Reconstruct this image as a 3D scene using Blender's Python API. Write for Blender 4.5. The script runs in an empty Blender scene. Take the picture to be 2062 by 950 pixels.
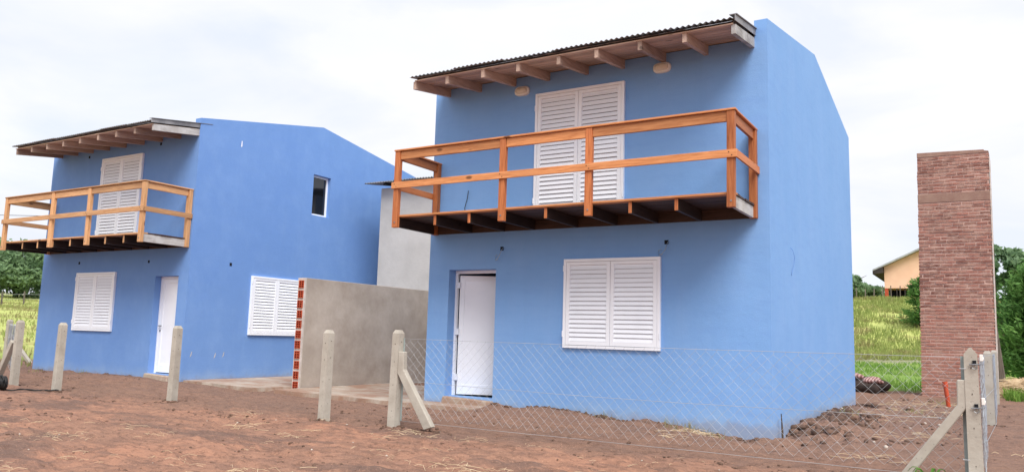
import bpy, bmesh, math, random
import numpy as np
from mathutils import Vector, Matrix, Euler
R = math.radians
rnd = random.Random(7)
S = bpy.context.scene
COL = S.collection

# ------------------------------------------------------------------ camera
cam_d = bpy.data.cameras.new('camera')
cam_d.sensor_width = 36.0
cam_d.lens = 1573.556 / 2062 * 36
cam_d.clip_start = 0.05
cam_d.clip_end = 3000
cam = bpy.data.objects.new('camera', cam_d)
COL.objects.link(cam)
yaw, pitch, roll = R(31.222), R(7.323), R(-1.644)
fw = Vector((-math.sin(yaw)*math.cos(pitch), math.cos(yaw)*math.cos(pitch), math.sin(pitch)))
rt = Vector((math.cos(yaw), math.sin(yaw), 0))
up = rt.cross(fw)
r2 = rt*math.cos(roll) - up*math.sin(roll)
u2 = up*math.cos(roll) + rt*math.sin(roll)
m = Matrix((r2, u2, -fw)).transposed().to_4x4()
m.translation = Vector((2.425, -10.679, 0.194))
cam.matrix_world = m
S.camera = cam

# ------------------------------------------------------------------ world, sun, exposure
SUN_EL, SUN_AZ = R(52), R(135)          # azimuth clockwise from +Y
W = bpy.data.worlds.new('World'); S.world = W; W.use_nodes = True
nt = W.node_tree; N = nt.nodes; Lk = nt.links; N.clear()
wo = N.new('ShaderNodeOutputWorld'); bg = N.new('ShaderNodeBackground')
sky = N.new('ShaderNodeTexSky'); sky.sky_type = 'NISHITA'; sky.sun_disc = False
sky.sun_elevation = SUN_EL; sky.sun_rotation = SUN_AZ
sky.air_density = 1.0; sky.dust_density = 2.0
tc = N.new('ShaderNodeTexCoord')
mp = N.new('ShaderNodeMapping'); mp.inputs['Scale'].default_value = (1, 1, 2.6)
n1 = N.new('ShaderNodeTexNoise'); n1.inputs['Scale'].default_value = 1.7; n1.inputs['Detail'].default_value = 5; n1.inputs['Roughness'].default_value = .5
r1 = N.new('ShaderNodeValToRGB'); r1.color_ramp.elements[0].position = .38; r1.color_ramp.elements[1].position = .6
r1.color_ramp.elements[0].color = (.8, .8, .8, 1); r1.color_ramp.elements[1].color = (1, 1, 1, 1)
cl = N.new('ShaderNodeMix'); cl.data_type = 'RGBA'
cb_ = N.new('ShaderNodeMix'); cb_.data_type = 'RGBA'; cb_.inputs['A'].default_value = (3.35, 3.52, 3.92, 1); cb_.inputs['B'].default_value = (3.95, 3.95, 4.15, 1)
n2 = N.new('ShaderNodeTexNoise'); n2.inputs['Scale'].default_value = 2.6; n2.inputs['Detail'].default_value = 6; n2.inputs['Roughness'].default_value = .55; n2.inputs['Distortion'].default_value = .4
r2_ = N.new('ShaderNodeValToRGB'); r2_.color_ramp.elements[0].position = .4; r2_.color_ramp.elements[1].position = .58     # overcast white, before the 0.1 strength
Lk.new(tc.outputs['Generated'], mp.inputs['Vector']); Lk.new(mp.outputs['Vector'], n1.inputs['Vector'])
Lk.new(n1.outputs['Fac'], r1.inputs['Fac']); Lk.new(r1.outputs['Color'], cl.inputs['Factor'])
Lk.new(sky.outputs['Color'], cl.inputs['A']); Lk.new(mp.outputs['Vector'], n2.inputs['Vector']); Lk.new(n2.outputs['Fac'], r2_.inputs['Fac']); Lk.new(r2_.outputs['Color'], cb_.inputs['Factor']); Lk.new(cb_.outputs['Result'], cl.inputs['B'])
Lk.new(cl.outputs['Result'], bg.inputs['Color']); bg.inputs['Strength'].default_value = 0.1
Lk.new(bg.outputs['Background'], wo.inputs['Surface'])
sd = bpy.data.lights.new('sun', 'SUN'); sd.energy = 1.5; sd.angle = R(36); sd.color = (1, .965, .91)
sun = bpy.data.objects.new('sun', sd); COL.objects.link(sun)
sdir = Vector((math.sin(SUN_AZ)*math.cos(SUN_EL), math.cos(SUN_AZ)*math.cos(SUN_EL), math.sin(SUN_EL)))
sun.rotation_euler = sdir.to_track_quat('Z', 'Y').to_euler()
S.view_settings.view_transform = 'Standard'; S.view_settings.look = 'None'
S.view_settings.exposure = 1.38; S.view_settings.gamma = 1

# ------------------------------------------------------------------ materials
def lin(r, g, b):
    f = lambda c: (c/255/12.92) if c/255 <= .04045 else ((c/255+.055)/1.055)**2.4
    return (f(r), f(g), f(b), 1)

class Mat:
    def __init__(s, name):
        s.m = bpy.data.materials.new(name); s.m.use_nodes = True
        s.t = s.m.node_tree; s.n = s.t.nodes; s.l = s.t.links
        s.b = s.n['Principled BSDF']; s.b.inputs['Specular IOR Level'].default_value = .3
        s.geo = s.n.new('ShaderNodeNewGeometry')
    def pos(s, scale=(1, 1, 1), rot=(0, 0, 0)):
        mp = s.n.new('ShaderNodeMapping'); mp.inputs['Scale'].default_value = scale; mp.inputs['Rotation'].default_value = rot
        s.l.new(s.geo.outputs['Position'], mp.inputs['Vector']); return mp.outputs['Vector']
    def noise(s, sc, det=4, rough=.55, stretch=(1, 1, 1), dist=0):
        n = s.n.new('ShaderNodeTexNoise'); n.inputs['Scale'].default_value = sc
        n.inputs['Detail'].default_value = det; n.inputs['Roughness'].default_value = rough; n.inputs['Distortion'].default_value = dist
        s.l.new(s.pos(stretch), n.inputs['Vector']); return n.outputs['Fac']
    def ramp(s, src, a, b, ca=(0, 0, 0, 1), cb=(1, 1, 1, 1)):
        r = s.n.new('ShaderNodeValToRGB'); e = r.color_ramp.elements
        e[0].position = a; e[1].position = b; e[0].color = ca; e[1].color = cb
        s.l.new(src, r.inputs['Fac']); return r.outputs['Color']
    def mix(s, fac, a, b, mode='MIX'):
        n = s.n.new('ShaderNodeMix'); n.data_type = 'RGBA'; n.blend_type = mode
        for v, k in ((fac, 'Factor'), (a, 'A'), (b, 'B')):
            if isinstance(v, (int, float)): n.inputs[k].default_value = v
            elif isinstance(v, tuple): n.inputs[k].default_value = v
            else: s.l.new(v, n.inputs[k])
        return n.outputs['Result']
    def math(s, op, a, b=0, clamp=False):
        n = s.n.new('ShaderNodeMath'); n.operation = op; n.use_clamp = clamp
        for i, v in enumerate((a, b)):
            if isinstance(v, (int, float)): n.inputs[i].default_value = v
            else: s.l.new(v, n.inputs[i])
        return n.outputs[0]
    def xyz(s):
        n = s.n.new('ShaderNodeSeparateXYZ'); s.l.new(s.geo.outputs['Position'], n.inputs[0]); return n.outputs
    def rng(s, v, a, b, c=0, d=1):
        n = s.n.new('ShaderNodeMapRange'); n.interpolation_type = 'SMOOTHSTEP'
        n.inputs['From Min'].default_value = a; n.inputs['From Max'].default_value = b
        n.inputs['To Min'].default_value = c; n.inputs['To Max'].default_value = d
        s.l.new(v, n.inputs['Value']); return n.outputs['Result']
    def objrand(s):
        return s.n.new('ShaderNodeObjectInfo').outputs['Random']
    def out(s, col, rough=.8, bump=None, bs=.3, bd=.01):
        if isinstance(col, tuple): s.b.inputs['Base Color'].default_value = col
        else: s.l.new(col, s.b.inputs['Base Color'])
        if isinstance(rough, (int, float)): s.b.inputs['Roughness'].default_value = rough
        else: s.l.new(rough, s.b.inputs['Roughness'])
        if bump is not None:
            b = s.n.new('ShaderNodeBump'); b.inputs['Strength'].default_value = bs; b.inputs['Distance'].default_value = bd
            s.l.new(bump, b.inputs['Height']); s.l.new(b.outputs['Normal'], s.b.inputs['Normal'])
        return s.m

def simple(name, c, c2=None, sc=6, rough=.7, bs=.25, bsc=60, bd=.004, spec=None, metal=0, stretch=(1, 1, 1)):
    M = Mat(name)
    col = M.mix(M.ramp(M.noise(sc, 5, .6, stretch), .35, .65), c, c2) if c2 else c
    bm = M.noise(bsc, 4, .6, stretch) if bs else None
    if spec is not None: M.b.inputs['Specular IOR Level'].default_value = spec
    M.b.inputs['Metallic'].default_value = metal
    return M.out(col, rough, bm, bs, bd)

def blue_wall(name, c1, c2):
    M = Mat(name)
    col = M.mix(M.ramp(M.noise(.55, 5, .6), .3, .7), c1, c2)
    # roller streaks and faint patches
    col = M.mix(M.math('MULTIPLY', M.ramp(M.noise(2.2, 6, .72, (1, 1, .6)), .46, .7), .2), col, lin(146, 179, 226))
    col = M.mix(M.math('MULTIPLY', M.ramp(M.noise(6, 5, .7, (1, 1, .07)), .52, .75), .1), col, lin(104, 138, 188))
    col = M.mix(M.math('MULTIPLY', M.ramp(M.noise(7, 4, .6, (.25, .25, 1.6)), .5, .68), .22), col, lin(112, 150, 214))
    # greyish efflorescence and splashed dirt near the ground
    z = M.xyz()[2]
    edge = M.math('ADD', z, M.math('MULTIPLY', M.math('SUBTRACT', M.noise(1.6, 5, .65), .5), .55))
    col = M.mix(M.rng(edge, -.62, -1.0, 0, .34), col, lin(168, 187, 200))
    edge2 = M.math('ADD', z, M.math('MULTIPLY', M.math('SUBTRACT', M.noise(5, 5, .7), .5), .35))
    col = M.mix(M.rng(edge2, -.80, -.97, 0, .38), col, lin(140, 118, 104))
    # small pin holes
    v = M.n.new('ShaderNodeTexVoronoi'); v.inputs['Scale'].default_value = 1.9; M.l.new(M.pos(), v.inputs['Vector'])
    col = M.mix(M.rng(v.outputs['Distance'], .018, .008, 0, .55), col, lin(50, 70, 110))
    h = M.math('ADD', M.noise(3, 6, .6), M.math('MULTIPLY', M.noise(70, 4, .7), .35))
    return M.out(col, .78, h, .45, .02)

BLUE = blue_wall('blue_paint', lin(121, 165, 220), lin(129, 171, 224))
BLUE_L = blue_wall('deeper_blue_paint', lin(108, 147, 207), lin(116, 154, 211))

def wood(name, base, dark, axis, knots=True, grey=None):
    st = {'x': (.09, 1.3, 1.3), 'y': (1.3, .09, 1.3), 'z': (1.3, 1.3, .09)}[axis]
    M = Mat(name)
    g = M.noise(34, 5, .65, st, .6)
    col = M.mix(M.ramp(g, .38, .66), base, dark)
    col = M.mix(M.math('MULTIPLY', M.ramp(M.noise(2.3, 3), .4, .7), .4), col, tuple(c*.72 for c in base[:3])+(1,))
    hue = M.n.new('ShaderNodeHueSaturation'); M.l.new(col, hue.inputs['Color'])
    M.l.new(M.math('ADD', M.math('MULTIPLY', M.objrand(), .46), .76), hue.inputs['Value'])
    col = hue.outputs['Color']
    if knots:
        v = M.n.new('ShaderNodeTexVoronoi'); v.inputs['Scale'].default_value = 3.4
        st2 = tuple(.45 if s < 1 else 1 for s in st)
        M.l.new(M.pos(st2), v.inputs['Vector'])
        col = M.mix(M.rng(v.outputs['Distance'], .12, .05, 0, .85), col, tuple(c*.28 for c in dark[:3])+(1,))
    if grey: col = M.mix(M.math('MULTIPLY', M.ramp(M.noise(4, 5, .6), .4, .62), .6), col, grey)
    return M.out(col, .55, g, .35, .004)
OR, ORD = lin(212, 146, 96), lin(174, 108, 64)
WOX, WOY, WOZ = wood('varnished_pine_x', OR, ORD, 'x'), wood('varnished_pine_y', lin(196, 124, 80), ORD, 'y'), wood('varnished_pine_z', lin(200, 124, 76), lin(158, 86, 48), 'z')
LR, LRD = lin(216, 168, 122), lin(182, 132, 92)
LWX, LWY, LWZ = wood('pale_pine_x', LR, LRD, 'x'), wood('pale_pine_y', LR, LRD, 'y'), wood('pale_pine_z', LR, LRD, 'z')
DKY = wood('dark_joist_wood', lin(60, 46, 40), lin(36, 28, 26), 'y')  # joist wood, much darker than the joist ends
DKX = wood('dark_deck_wood', lin(82, 59, 49), lin(50, 38, 33), 'x')  # deck wood, much darker than the front board
RAF = wood('raw_pine_rafter', lin(192, 166, 150), lin(160, 134, 120), 'y')
SOF = wood('raw_pine_soffit', lin(204, 176, 156), lin(178, 149, 131), 'x')
GRW = wood('weathered_grey_board', lin(176, 172, 168), lin(138, 132, 130), 'y', grey=lin(205, 205, 205))
GRD = wood('old_grey_post', lin(128, 118, 108), lin(84, 76, 70), 'z')

def white_metal():
    M = Mat('white_painted_metal')
    col = M.mix(M.math('MULTIPLY', M.ramp(M.noise(3, 5, .6), .5, .8), .35), lin(244, 247, 254), lin(222, 226, 236))
    M.b.inputs['Specular IOR Level'].default_value = .45
    return M.out(col, .42, M.noise(4, 3), .1, .01)
WHITE = white_metal()
LAMPW = simple('lamp_glass', lin(225, 215, 200), lin(210, 198, 182), 9, .35, 0)
LAMPR = simple('lamp_rim', lin(232, 228, 222), None, rough=.5, bs=0)

def galv():
    M = Mat('galvanised_sheet')
    v = M.n.new('ShaderNodeTexVoronoi'); v.inputs['Scale'].default_value = 14; M.l.new(M.pos(), v.inputs['Vector'])
    col = M.mix(M.ramp(M.noise(1.8, 5, .6), .35, .65), lin(120, 120, 122), lin(158, 160, 162))
    col = M.mix(.12, col, v.outputs['Color'], 'MULTIPLY')
    M.b.inputs['Metallic'].default_value = .55
    return M.out(col, .5, M.noise(25, 3), .1, .003)
GALV = galv()
FOIL = simple('foil_membrane', lin(205, 205, 210), lin(150, 150, 158), 12, .4, .8, 25, .02)
DARKW = simple('dark_batten', lin(62, 54, 50), lin(40, 35, 33), 8, .9)
FLASH = simple('flashing_metal', lin(150, 150, 152), lin(112, 112, 116), 3, .5, .2)
WIRE = simple('galvanised_wire', lin(190, 193, 196), lin(166, 169, 173), 5, .5, 0, metal=.3)
STEEL = simple('zinc_hardware', lin(150, 152, 156), lin(112, 114, 118), 30, .4, .2, metal=.6)
BAR = simple('grey_tension_bar', lin(165, 178, 176), lin(142, 154, 152), 6, .55, .1)
BLACK = simple('black_rubber', lin(34, 34, 36), lin(48, 47, 46), 10, .6, .2)
DARK = simple('dark_hole', lin(22, 24, 30), None, rough=.9, bs=0)
POSTH = simple('post_hole', lin(96, 88, 80), None, rough=.9, bs=0)
PVC = simple('orange_pipe', lin(196, 84, 52), lin(176, 72, 44), 8, .5, .1)

def concrete(name, c1, c2, spots=True, sc=4.0):
    M = Mat(name)
    col = M.mix(M.ramp(M.noise(sc, 6, .65), .32, .68), c1, c2)
    col = M.mix(M.math('MULTIPLY', M.ramp(M.noise(.9, 4, .6), .45, .7), .35), col, tuple(c*.72 for c in c2[:3])+(1,))
    if spots:
        v = M.n.new('ShaderNodeTexVoronoi'); v.inputs['Scale'].default_value = 22; M.l.new(M.pos(), v.inputs['Vector'])
        col = M.mix(M.rng(v.outputs['Distance'], .16, .08, 0, .5), col, tuple(c*.45 for c in c2[:3])+(1,))
    h = M.math('ADD', M.noise(14, 6, .7), M.math('MULTIPLY', M.noise(120, 3, .6), .3))
    return M.out(col, .88, h, .5, .01)
POSTC = concrete('cast_concrete', lin(190, 184, 172), lin(168, 160, 148))
PLAST = concrete('grey_plaster', lin(194, 182, 169), lin(166, 152, 139), False, 1.5)
PLAST2 = concrete('pale_grey_plaster', lin(200, 197, 192), lin(184, 181, 176), False, 1.4)
def pave():
    M = Mat('poured_concrete_dusted_with_soil')
    col = M.mix(M.ramp(M.noise(1.6, 6, .65), .32, .68), lin(190, 178, 164), lin(162, 146, 130))
    col = M.mix(M.math('MULTIPLY', M.ramp(M.noise(1.1, 6, .72, (1, 1.6, 1)), .42, .58), .85), col, lin(152, 116, 96))
    return M.out(col, .9, M.noise(14, 6, .7), .5, .01)
PAVE = pave()

def brickm():
    M = Mat('red_brick')
    c = M.mix(M.ramp(M.objrand(), .1, .95), lin(172, 118, 103), lin(124, 81, 70))
    c = M.mix(M.ramp(M.noise(5.5, 5, .7), .42, .68), c, lin(176, 142, 126))
    c = M.mix(M.math('MULTIPLY', M.ramp(M.noise(38, 4, .7), .5, .72), .5), c, lin(112, 76, 68))
    return M.out(c, .9, M.noise(45, 5, .7), .9, .012)
BRICK = brickm()
MORT = concrete('brick_mortar', lin(208, 176, 162), lin(184, 148, 134), False, 9)
BEAM = concrete('ring_beam', lin(160, 130, 114), lin(142, 108, 96), False, 5)
CLAY = simple('hollow_clay', lin(196, 92, 62), lin(160, 68, 48), 14, .85)
CLAYH = simple('clay_cell', lin(92, 38, 30), lin(70, 30, 24), 14, .95)
CREAM = simple('white_mortar', lin(214, 204, 196), lin(190, 178, 168), 10, .9)
SHADE = simple('slat_gap_shade', lin(120, 120, 128), None, rough=.8, bs=0)  # grey panel behind the slats, coloured as the shade in their gaps
GLASS = Mat('window_glass'); GLASS.b.inputs['Specular IOR Level'].default_value = .8
GLASS = GLASS.out(lin(24, 26, 30), .06)
SALMON = simple('salmon_render', lin(242, 198, 170), lin(234, 188, 160), 1.2, .85, .2)
ROOFG = simple('grey_roof', lin(176, 178, 180), lin(150, 150, 150), 2, .7)
FASCIA = simple('dark_fascia', lin(70, 62, 58), lin(52, 46, 44), 2, .8)

def soil():
    M = Mat('red_brown_soil')
    x, y, z = M.xyz()
    big = M.noise(.42, 5, .6, (1, 1, 1)); mid = M.noise(2.6, 6, .7, (.7, 1.9, 1), .4); fine = M.noise(11, 6, .78, (.7, 1.8, 1)); fin2 = M.noise(60, 4, .7)
    col = M.mix(M.ramp(big, .35, .65), lin(168, 123, 100), lin(152, 116, 97))
    col = M.mix(M.math('MULTIPLY', M.ramp(mid, .45, .58), .8), col, lin(130, 99, 84))
    wet = M.noise(.8, 5, .65, (.45, 1.5, 1), .5)
    col = M.mix(M.math('MULTIPLY', M.ramp(wet, .53, .62), .8), col, lin(106, 86, 78))
    # greyer, damper soil inside the plots
    inner = M.rng(M.math('ADD', y, M.math('MULTIPLY', big, 1.5)), -2.45, -1.5, 0, .78)
    col = M.mix(inner, col, lin(124, 99, 86))
    col = M.mix(M.math('MULTIPLY', M.ramp(fine, .5, .62), .65), col, lin(94, 70, 60))  # dark streaks painted in for the small shadows among the lumps
    col = M.mix(M.math('MULTIPLY', M.ramp(fin2, .54, .7), .55), col, lin(200, 154, 126))
    # grass cover further away
    gn = M.noise(.5, 5, .7)
    gback = M.rng(M.math('ADD', y, M.math('MULTIPLY', gn, 5)), 14.2, 15.4)
    gleft = M.math('MULTIPLY', M.rng(M.math('ADD', x, M.math('MULTIPLY', gn, 2)), -21.0, -22.4), M.rng(M.math('ADD', y, gn), .2, 1.2))
    gfl = M.rng(M.math('ADD', x, M.math('MULTIPLY', gn, 4)), -25, -27)
    g = M.math('MAXIMUM', gback, M.math('MAXIMUM', gleft, gfl))
    gcol = M.mix(M.ramp(M.noise(1.1, 6, .7), .36, .66), lin(128, 146, 70), lin(166, 160, 92))
    yel = M.mix(M.ramp(M.noise(.7, 7, .75), .38, .64), lin(184, 190, 112), lin(150, 160, 88))
    yel = M.mix(M.math('MULTIPLY', M.ramp(M.noise(.25, 5, .7), .5, .66), .6), yel, lin(140, 116, 82))
    far = M.math('MAXIMUM', M.rng(y, 30, 40), M.rng(x, -20, -26))
    near_green = M.mix(M.ramp(M.noise(2, 6, .75), .35, .65), lin(104, 140, 62), lin(132, 150, 74))
    gcol = M.mix(far, near_green, yel)
    strip = M.math('MULTIPLY', M.rng(y, 35, 37), M.rng(y, 46, 43))
    gcol = M.mix(M.math('MULTIPLY', strip, .8), gcol, lin(132, 130, 108))
    col = M.mix(g, col, gcol)
    h = M.math('ADD', M.math('MULTIPLY', mid, .8), M.math('ADD', M.math('MULTIPLY', fine, .5), M.math('MULTIPLY', fin2, .25)))
    return M.out(col, .95, h, .9, .035)
SOIL = soil()
CLOD = simple('soil_clod', lin(118, 92, 78), lin(86, 68, 58), 9, .95, .8, 40, .01)
STRAW = simple('dry_straw', lin(222, 200, 168), lin(196, 172, 140), 5, .8, 0)

def leafm(name, a, b, c, patch=None):
    M = Mat(name)
    col = M.mix(M.ramp(M.noise(.9, 4, .7), .35, .65), a, b)
    col = M.mix(M.math('MULTIPLY', M.ramp(M.noise(7, 3, .7), .5, .7), .6), col, c)
    if patch: col = M.mix(M.math('MULTIPLY', M.ramp(M.noise(.35, 5, .7, (1, 1, 2)), .46, .6), .8), col, patch)
    M.b.inputs['Specular IOR Level'].default_value = .2
    M.l.new(col, M.b.inputs['Base Color']); M.b.inputs['Roughness'].default_value = .7
    tr = M.n.new('ShaderNodeBsdfTranslucent'); M.l.new(col, tr.inputs['Color'])
    mx = M.n.new('ShaderNodeMixShader'); mx.inputs[0].default_value = .4
    o = M.n['Material Output']
    M.l.new(M.b.outputs[0], mx.inputs[1]); M.l.new(tr.outputs[0], mx.inputs[2]); M.l.new(mx.outputs[0], o.inputs['Surface'])
    return M.m
LEAF1 = leafm('hazed_broad_leaf', lin(112, 142, 108), lin(138, 164, 122), lin(160, 182, 132))  # leaf colours paled and greyed to carry the distance haze
LEAF2 = leafm('bright_leaf', lin(78, 122, 52), lin(112, 152, 66), lin(140, 172, 84))
LEAF3 = leafm('conifer_leaf', lin(84, 126, 72), lin(110, 150, 78), lin(140, 170, 94))
GRASSY = leafm('yellow_grass_blade', lin(160, 174, 100), lin(134, 150, 84), lin(194, 194, 130), lin(150, 134, 100))
GRASSG = leafm('green_grass_blade', lin(96, 138, 58), lin(122, 156, 70), lin(156, 168, 88))
BARK = simple('bark', lin(96, 82, 70), lin(66, 56, 48), 4, .95, .8, 20, .03)
def sackm():
    M = Mat('striped_tarp')
    w = M.n.new('ShaderNodeTexWave'); w.inputs['Scale'].default_value = 5.5; w.inputs['Distortion'].default_value = 1.5
    M.l.new(M.pos((1, .3, .8), (0, 0, .5)), w.inputs['Vector'])
    return M.out(M.mix(M.ramp(w.outputs['Fac'], .45, .55), lin(184, 152, 148), lin(124, 88, 86)), .8, M.noise(12), .5, .02)
SACK = sackm()

# ------------------------------------------------------------------ mesh helpers
class MB:
    def __init__(s): s.v = []; s.f = []; s.mi = []
    def add(s, vs, fs, mi=0):
        o = len(s.v); s.v += [tuple(v) for v in vs]
        s.f += [tuple(i+o for i in f) for f in fs]; s.mi += [mi]*len(fs); return s
    def box(s, x0, x1, y0, y1, z0, z1, mi=0):
        v = [(x, y, z) for x in (x0, x1) for y in (y0, y1) for z in (z0, z1)]
        return s.add(v, [(0, 1, 3, 2), (4, 6, 7, 5), (0, 4, 5, 1), (2, 3, 7, 6), (0, 2, 6, 4), (1, 5, 7, 3)], mi)
    def prism(s, poly, axis, a, b, mi=0):
        """poly: 2D points; axis 'x': (y,z) pts extruded in x; 'y': (x,z); 'z': (x,y)"""
        f = {'x': lambda p, t: (t, p[0], p[1]), 'y': lambda p, t: (p[0], t, p[1]), 'z': lambda p, t: (p[0], p[1], t)}[axis]
        n = len(poly); v = [f(p, a) for p in poly]+[f(p, b) for p in poly]
        fs = [tuple(range(n)), tuple(range(2*n-1, n-1, -1))]+[(i, (i+1) % n, (i+1) % n+n, i+n) for i in range(n)]
        return s.add(v, fs, mi)
    def bar(s, p, q, w, h, upv=(0, 0, 1), mi=0, w2=None, h2=None):
        p, q = Vector(p), Vector(q); d = (q-p).normalized(); u = Vector(upv)
        sd = d.cross(u).normalized(); u = sd.cross(d).normalized()
        w2 = w if w2 is None else w2; h2 = h if h2 is None else h2
        v = [p+sd*a*w/2+u*b*h/2 for a, b in ((-1, -1), (1, -1), (1, 1), (-1, 1))]+[q+sd*a*w2/2+u*b*h2/2 for a, b in ((-1, -1), (1, -1), (1, 1), (-1, 1))]
        return s.add(v, [(0, 1, 2, 3), (7, 6, 5, 4), (0, 4, 5, 1), (1, 5, 6, 2), (2, 6, 7, 3), (3, 7, 4, 0)], mi)
    def tube(s, pts, r, n=6, mi=0, cap=True):
        pts = [Vector(p) for p in pts]; k = len(pts); o = len(s.v)
        rs = r if isinstance(r, (list, tuple)) else [r]*k
        ref = Vector((0, 0, 1)) if abs((pts[-1]-pts[0]).normalized().z) < .9 else Vector((1, 0, 0))
        for i, p in enumerate(pts):
            d = (pts[min(i+1, k-1)]-pts[max(i-1, 0)]).normalized()
            a = d.cross(ref).normalized(); b = d.cross(a)
            for j in range(n):
                t = 2*math.pi*j/n; s.v.append(tuple(p+(a*math.cos(t)+b*math.sin(t))*rs[i]))
        for i in range(k-1):
            for j in range(n):
                j2 = (j+1) % n; s.f.append((o+i*n+j, o+i*n+j2, o+(i+1)*n+j2, o+(i+1)*n+j)); s.mi.append(mi)
        if cap:
            s.f.append(tuple(o+j for j in range(n-1, -1, -1))); s.f.append(tuple(o+(k-1)*n+j for j in range(n))); s.mi += [mi, mi]
        return s
    def mesh(s, name, mats, smooth=False, bevel=0, fix=True):
        me = bpy.data.meshes.new(name); me.from_pydata(s.v, [], s.f)
        for mm in (mats if isinstance(mats, (list, tuple)) else [mats]): me.materials.append(mm)
        me.polygons.foreach_set('material_index', s.mi)
        if fix or bevel:
            bm = bmesh.new(); bm.from_mesh(me)
            bmesh.ops.recalc_face_normals(bm, faces=bm.faces)
            if bevel: bmesh.ops.bevel(bm, geom=list(bm.edges), offset=bevel, segments=1, affect='EDGES')
            bm.to_mesh(me); bm.free()
        if smooth: me.polygons.foreach_set('use_smooth', [True]*len(me.polygons))
        me.update(); return me
    def build(s, name, mats, parent=None, **k):
        return link(name, s.mesh(name, mats, **k), parent)
def link(name, me, parent=None, loc=None):
    o = bpy.data.objects.new(name, me); COL.objects.link(o)
    if parent is not None: o.parent = parent
    if loc is not None: o.location = loc
    return o
def tag(o, label=None, cat=None, group=None, kind=None):
    if label: o['label'] = label
    if cat: o['category'] = cat
    if group: o['group'] = group
    if kind: o['kind'] = kind
    return o
def empty(name, loc=(0, 0, 0), **k):
    o = bpy.data.objects.new(name, None); o.empty_display_size = .2; COL.objects.link(o); o.location = loc
    return tag(o, **k)
def holed(mb, plane, c, thick, a0, a1, z0, z1, holes):
    """wall slab with rectangular openings. plane 'y': spans x, outer face y=c, inner y=c+thick; 'x': spans y, outer face x=c."""
    As = sorted({a0, a1, *[h[0] for h in holes], *[h[1] for h in holes]}); Zs = sorted({z0, z1, *[h[2] for h in holes], *[h[3] for h in holes]})
    P = (lambda a, d, z: (a, c+d, z)) if plane == 'y' else (lambda a, d, z: (c+d, a, z))
    inh = lambda a, z: any(h[0] < a < h[1] and h[2] < z < h[3] for h in holes)
    for i in range(len(As)-1):
        for j in range(len(Zs)-1):
            A, B, Cz, D = As[i], As[i+1], Zs[j], Zs[j+1]
            if inh((A+B)/2, (Cz+D)/2): continue
            for d in (0, thick): mb.add([P(A, d, Cz), P(B, d, Cz), P(B, d, D), P(A, d, D)], [(0, 1, 2, 3)])
    for h in holes+[(a0, a1, z0, z1)]:
        A, B, Cz, D = h
        for (p, q) in (((A, Cz), (B, Cz)), ((B, Cz), (B, D)), ((B, D), (A, D)), ((A, D), (A, Cz))):
            mb.add([P(p[0], 0, p[1]), P(q[0], 0, q[1]), P(q[0], thick, q[1]), P(p[0], thick, p[1])], [(0, 1, 2, 3)])

# ------------------------------------------------------------------ terrain
def hsh(ix, iy, s):
    h = (ix.astype(np.int64)*374761393+iy.astype(np.int64)*668265263+s*1442695041) & 0xffffffff
    h = ((h ^ (h >> 13))*1274126177) & 0xffffffff
    return ((h ^ (h >> 16)) & 0xffff)/65535.
def vn(x, y, s=0):
    ix, iy = np.floor(x), np.floor(y); fx, fy = x-ix, y-iy
    fx = fx*fx*(3-2*fx); fy = fy*fy*(3-2*fy)
    a, b, c, d = hsh(ix, iy, s), hsh(ix+1, iy, s), hsh(ix, iy+1, s), hsh(ix+1, iy+1, s)
    return (a*(1-fx)+b*fx)*(1-fy)+(c*(1-fx)+d*fx)*fy-.5
def fbm(x, y, s=0, o=4, g=.5):
    t = 0; a = 1
    for k in range(o):
        t = t+a*vn(x*2**k+17.3*k, y*2**k-9.1*k, s+k); a *= g
    return t
ss = lambda v, a, b: (lambda t: t*t*(3-2*t))(np.clip((v-a)/(b-a), 0, 1))
HX = [-30, -18, -17.3, -14.7, -13, -11.8, -9.5, -6, -4.35, -4.15, -3.3, -2.5, -1.75, -1, 0, .8, 2.4, 5]
HZ = [-1, -.98, -.96, -.915, -.885, -.93, -.97, -.97, -.955, -.86, -.835, -.885, -.935, -.98, -1.07, -1.05, -1.03, -1.05]
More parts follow.
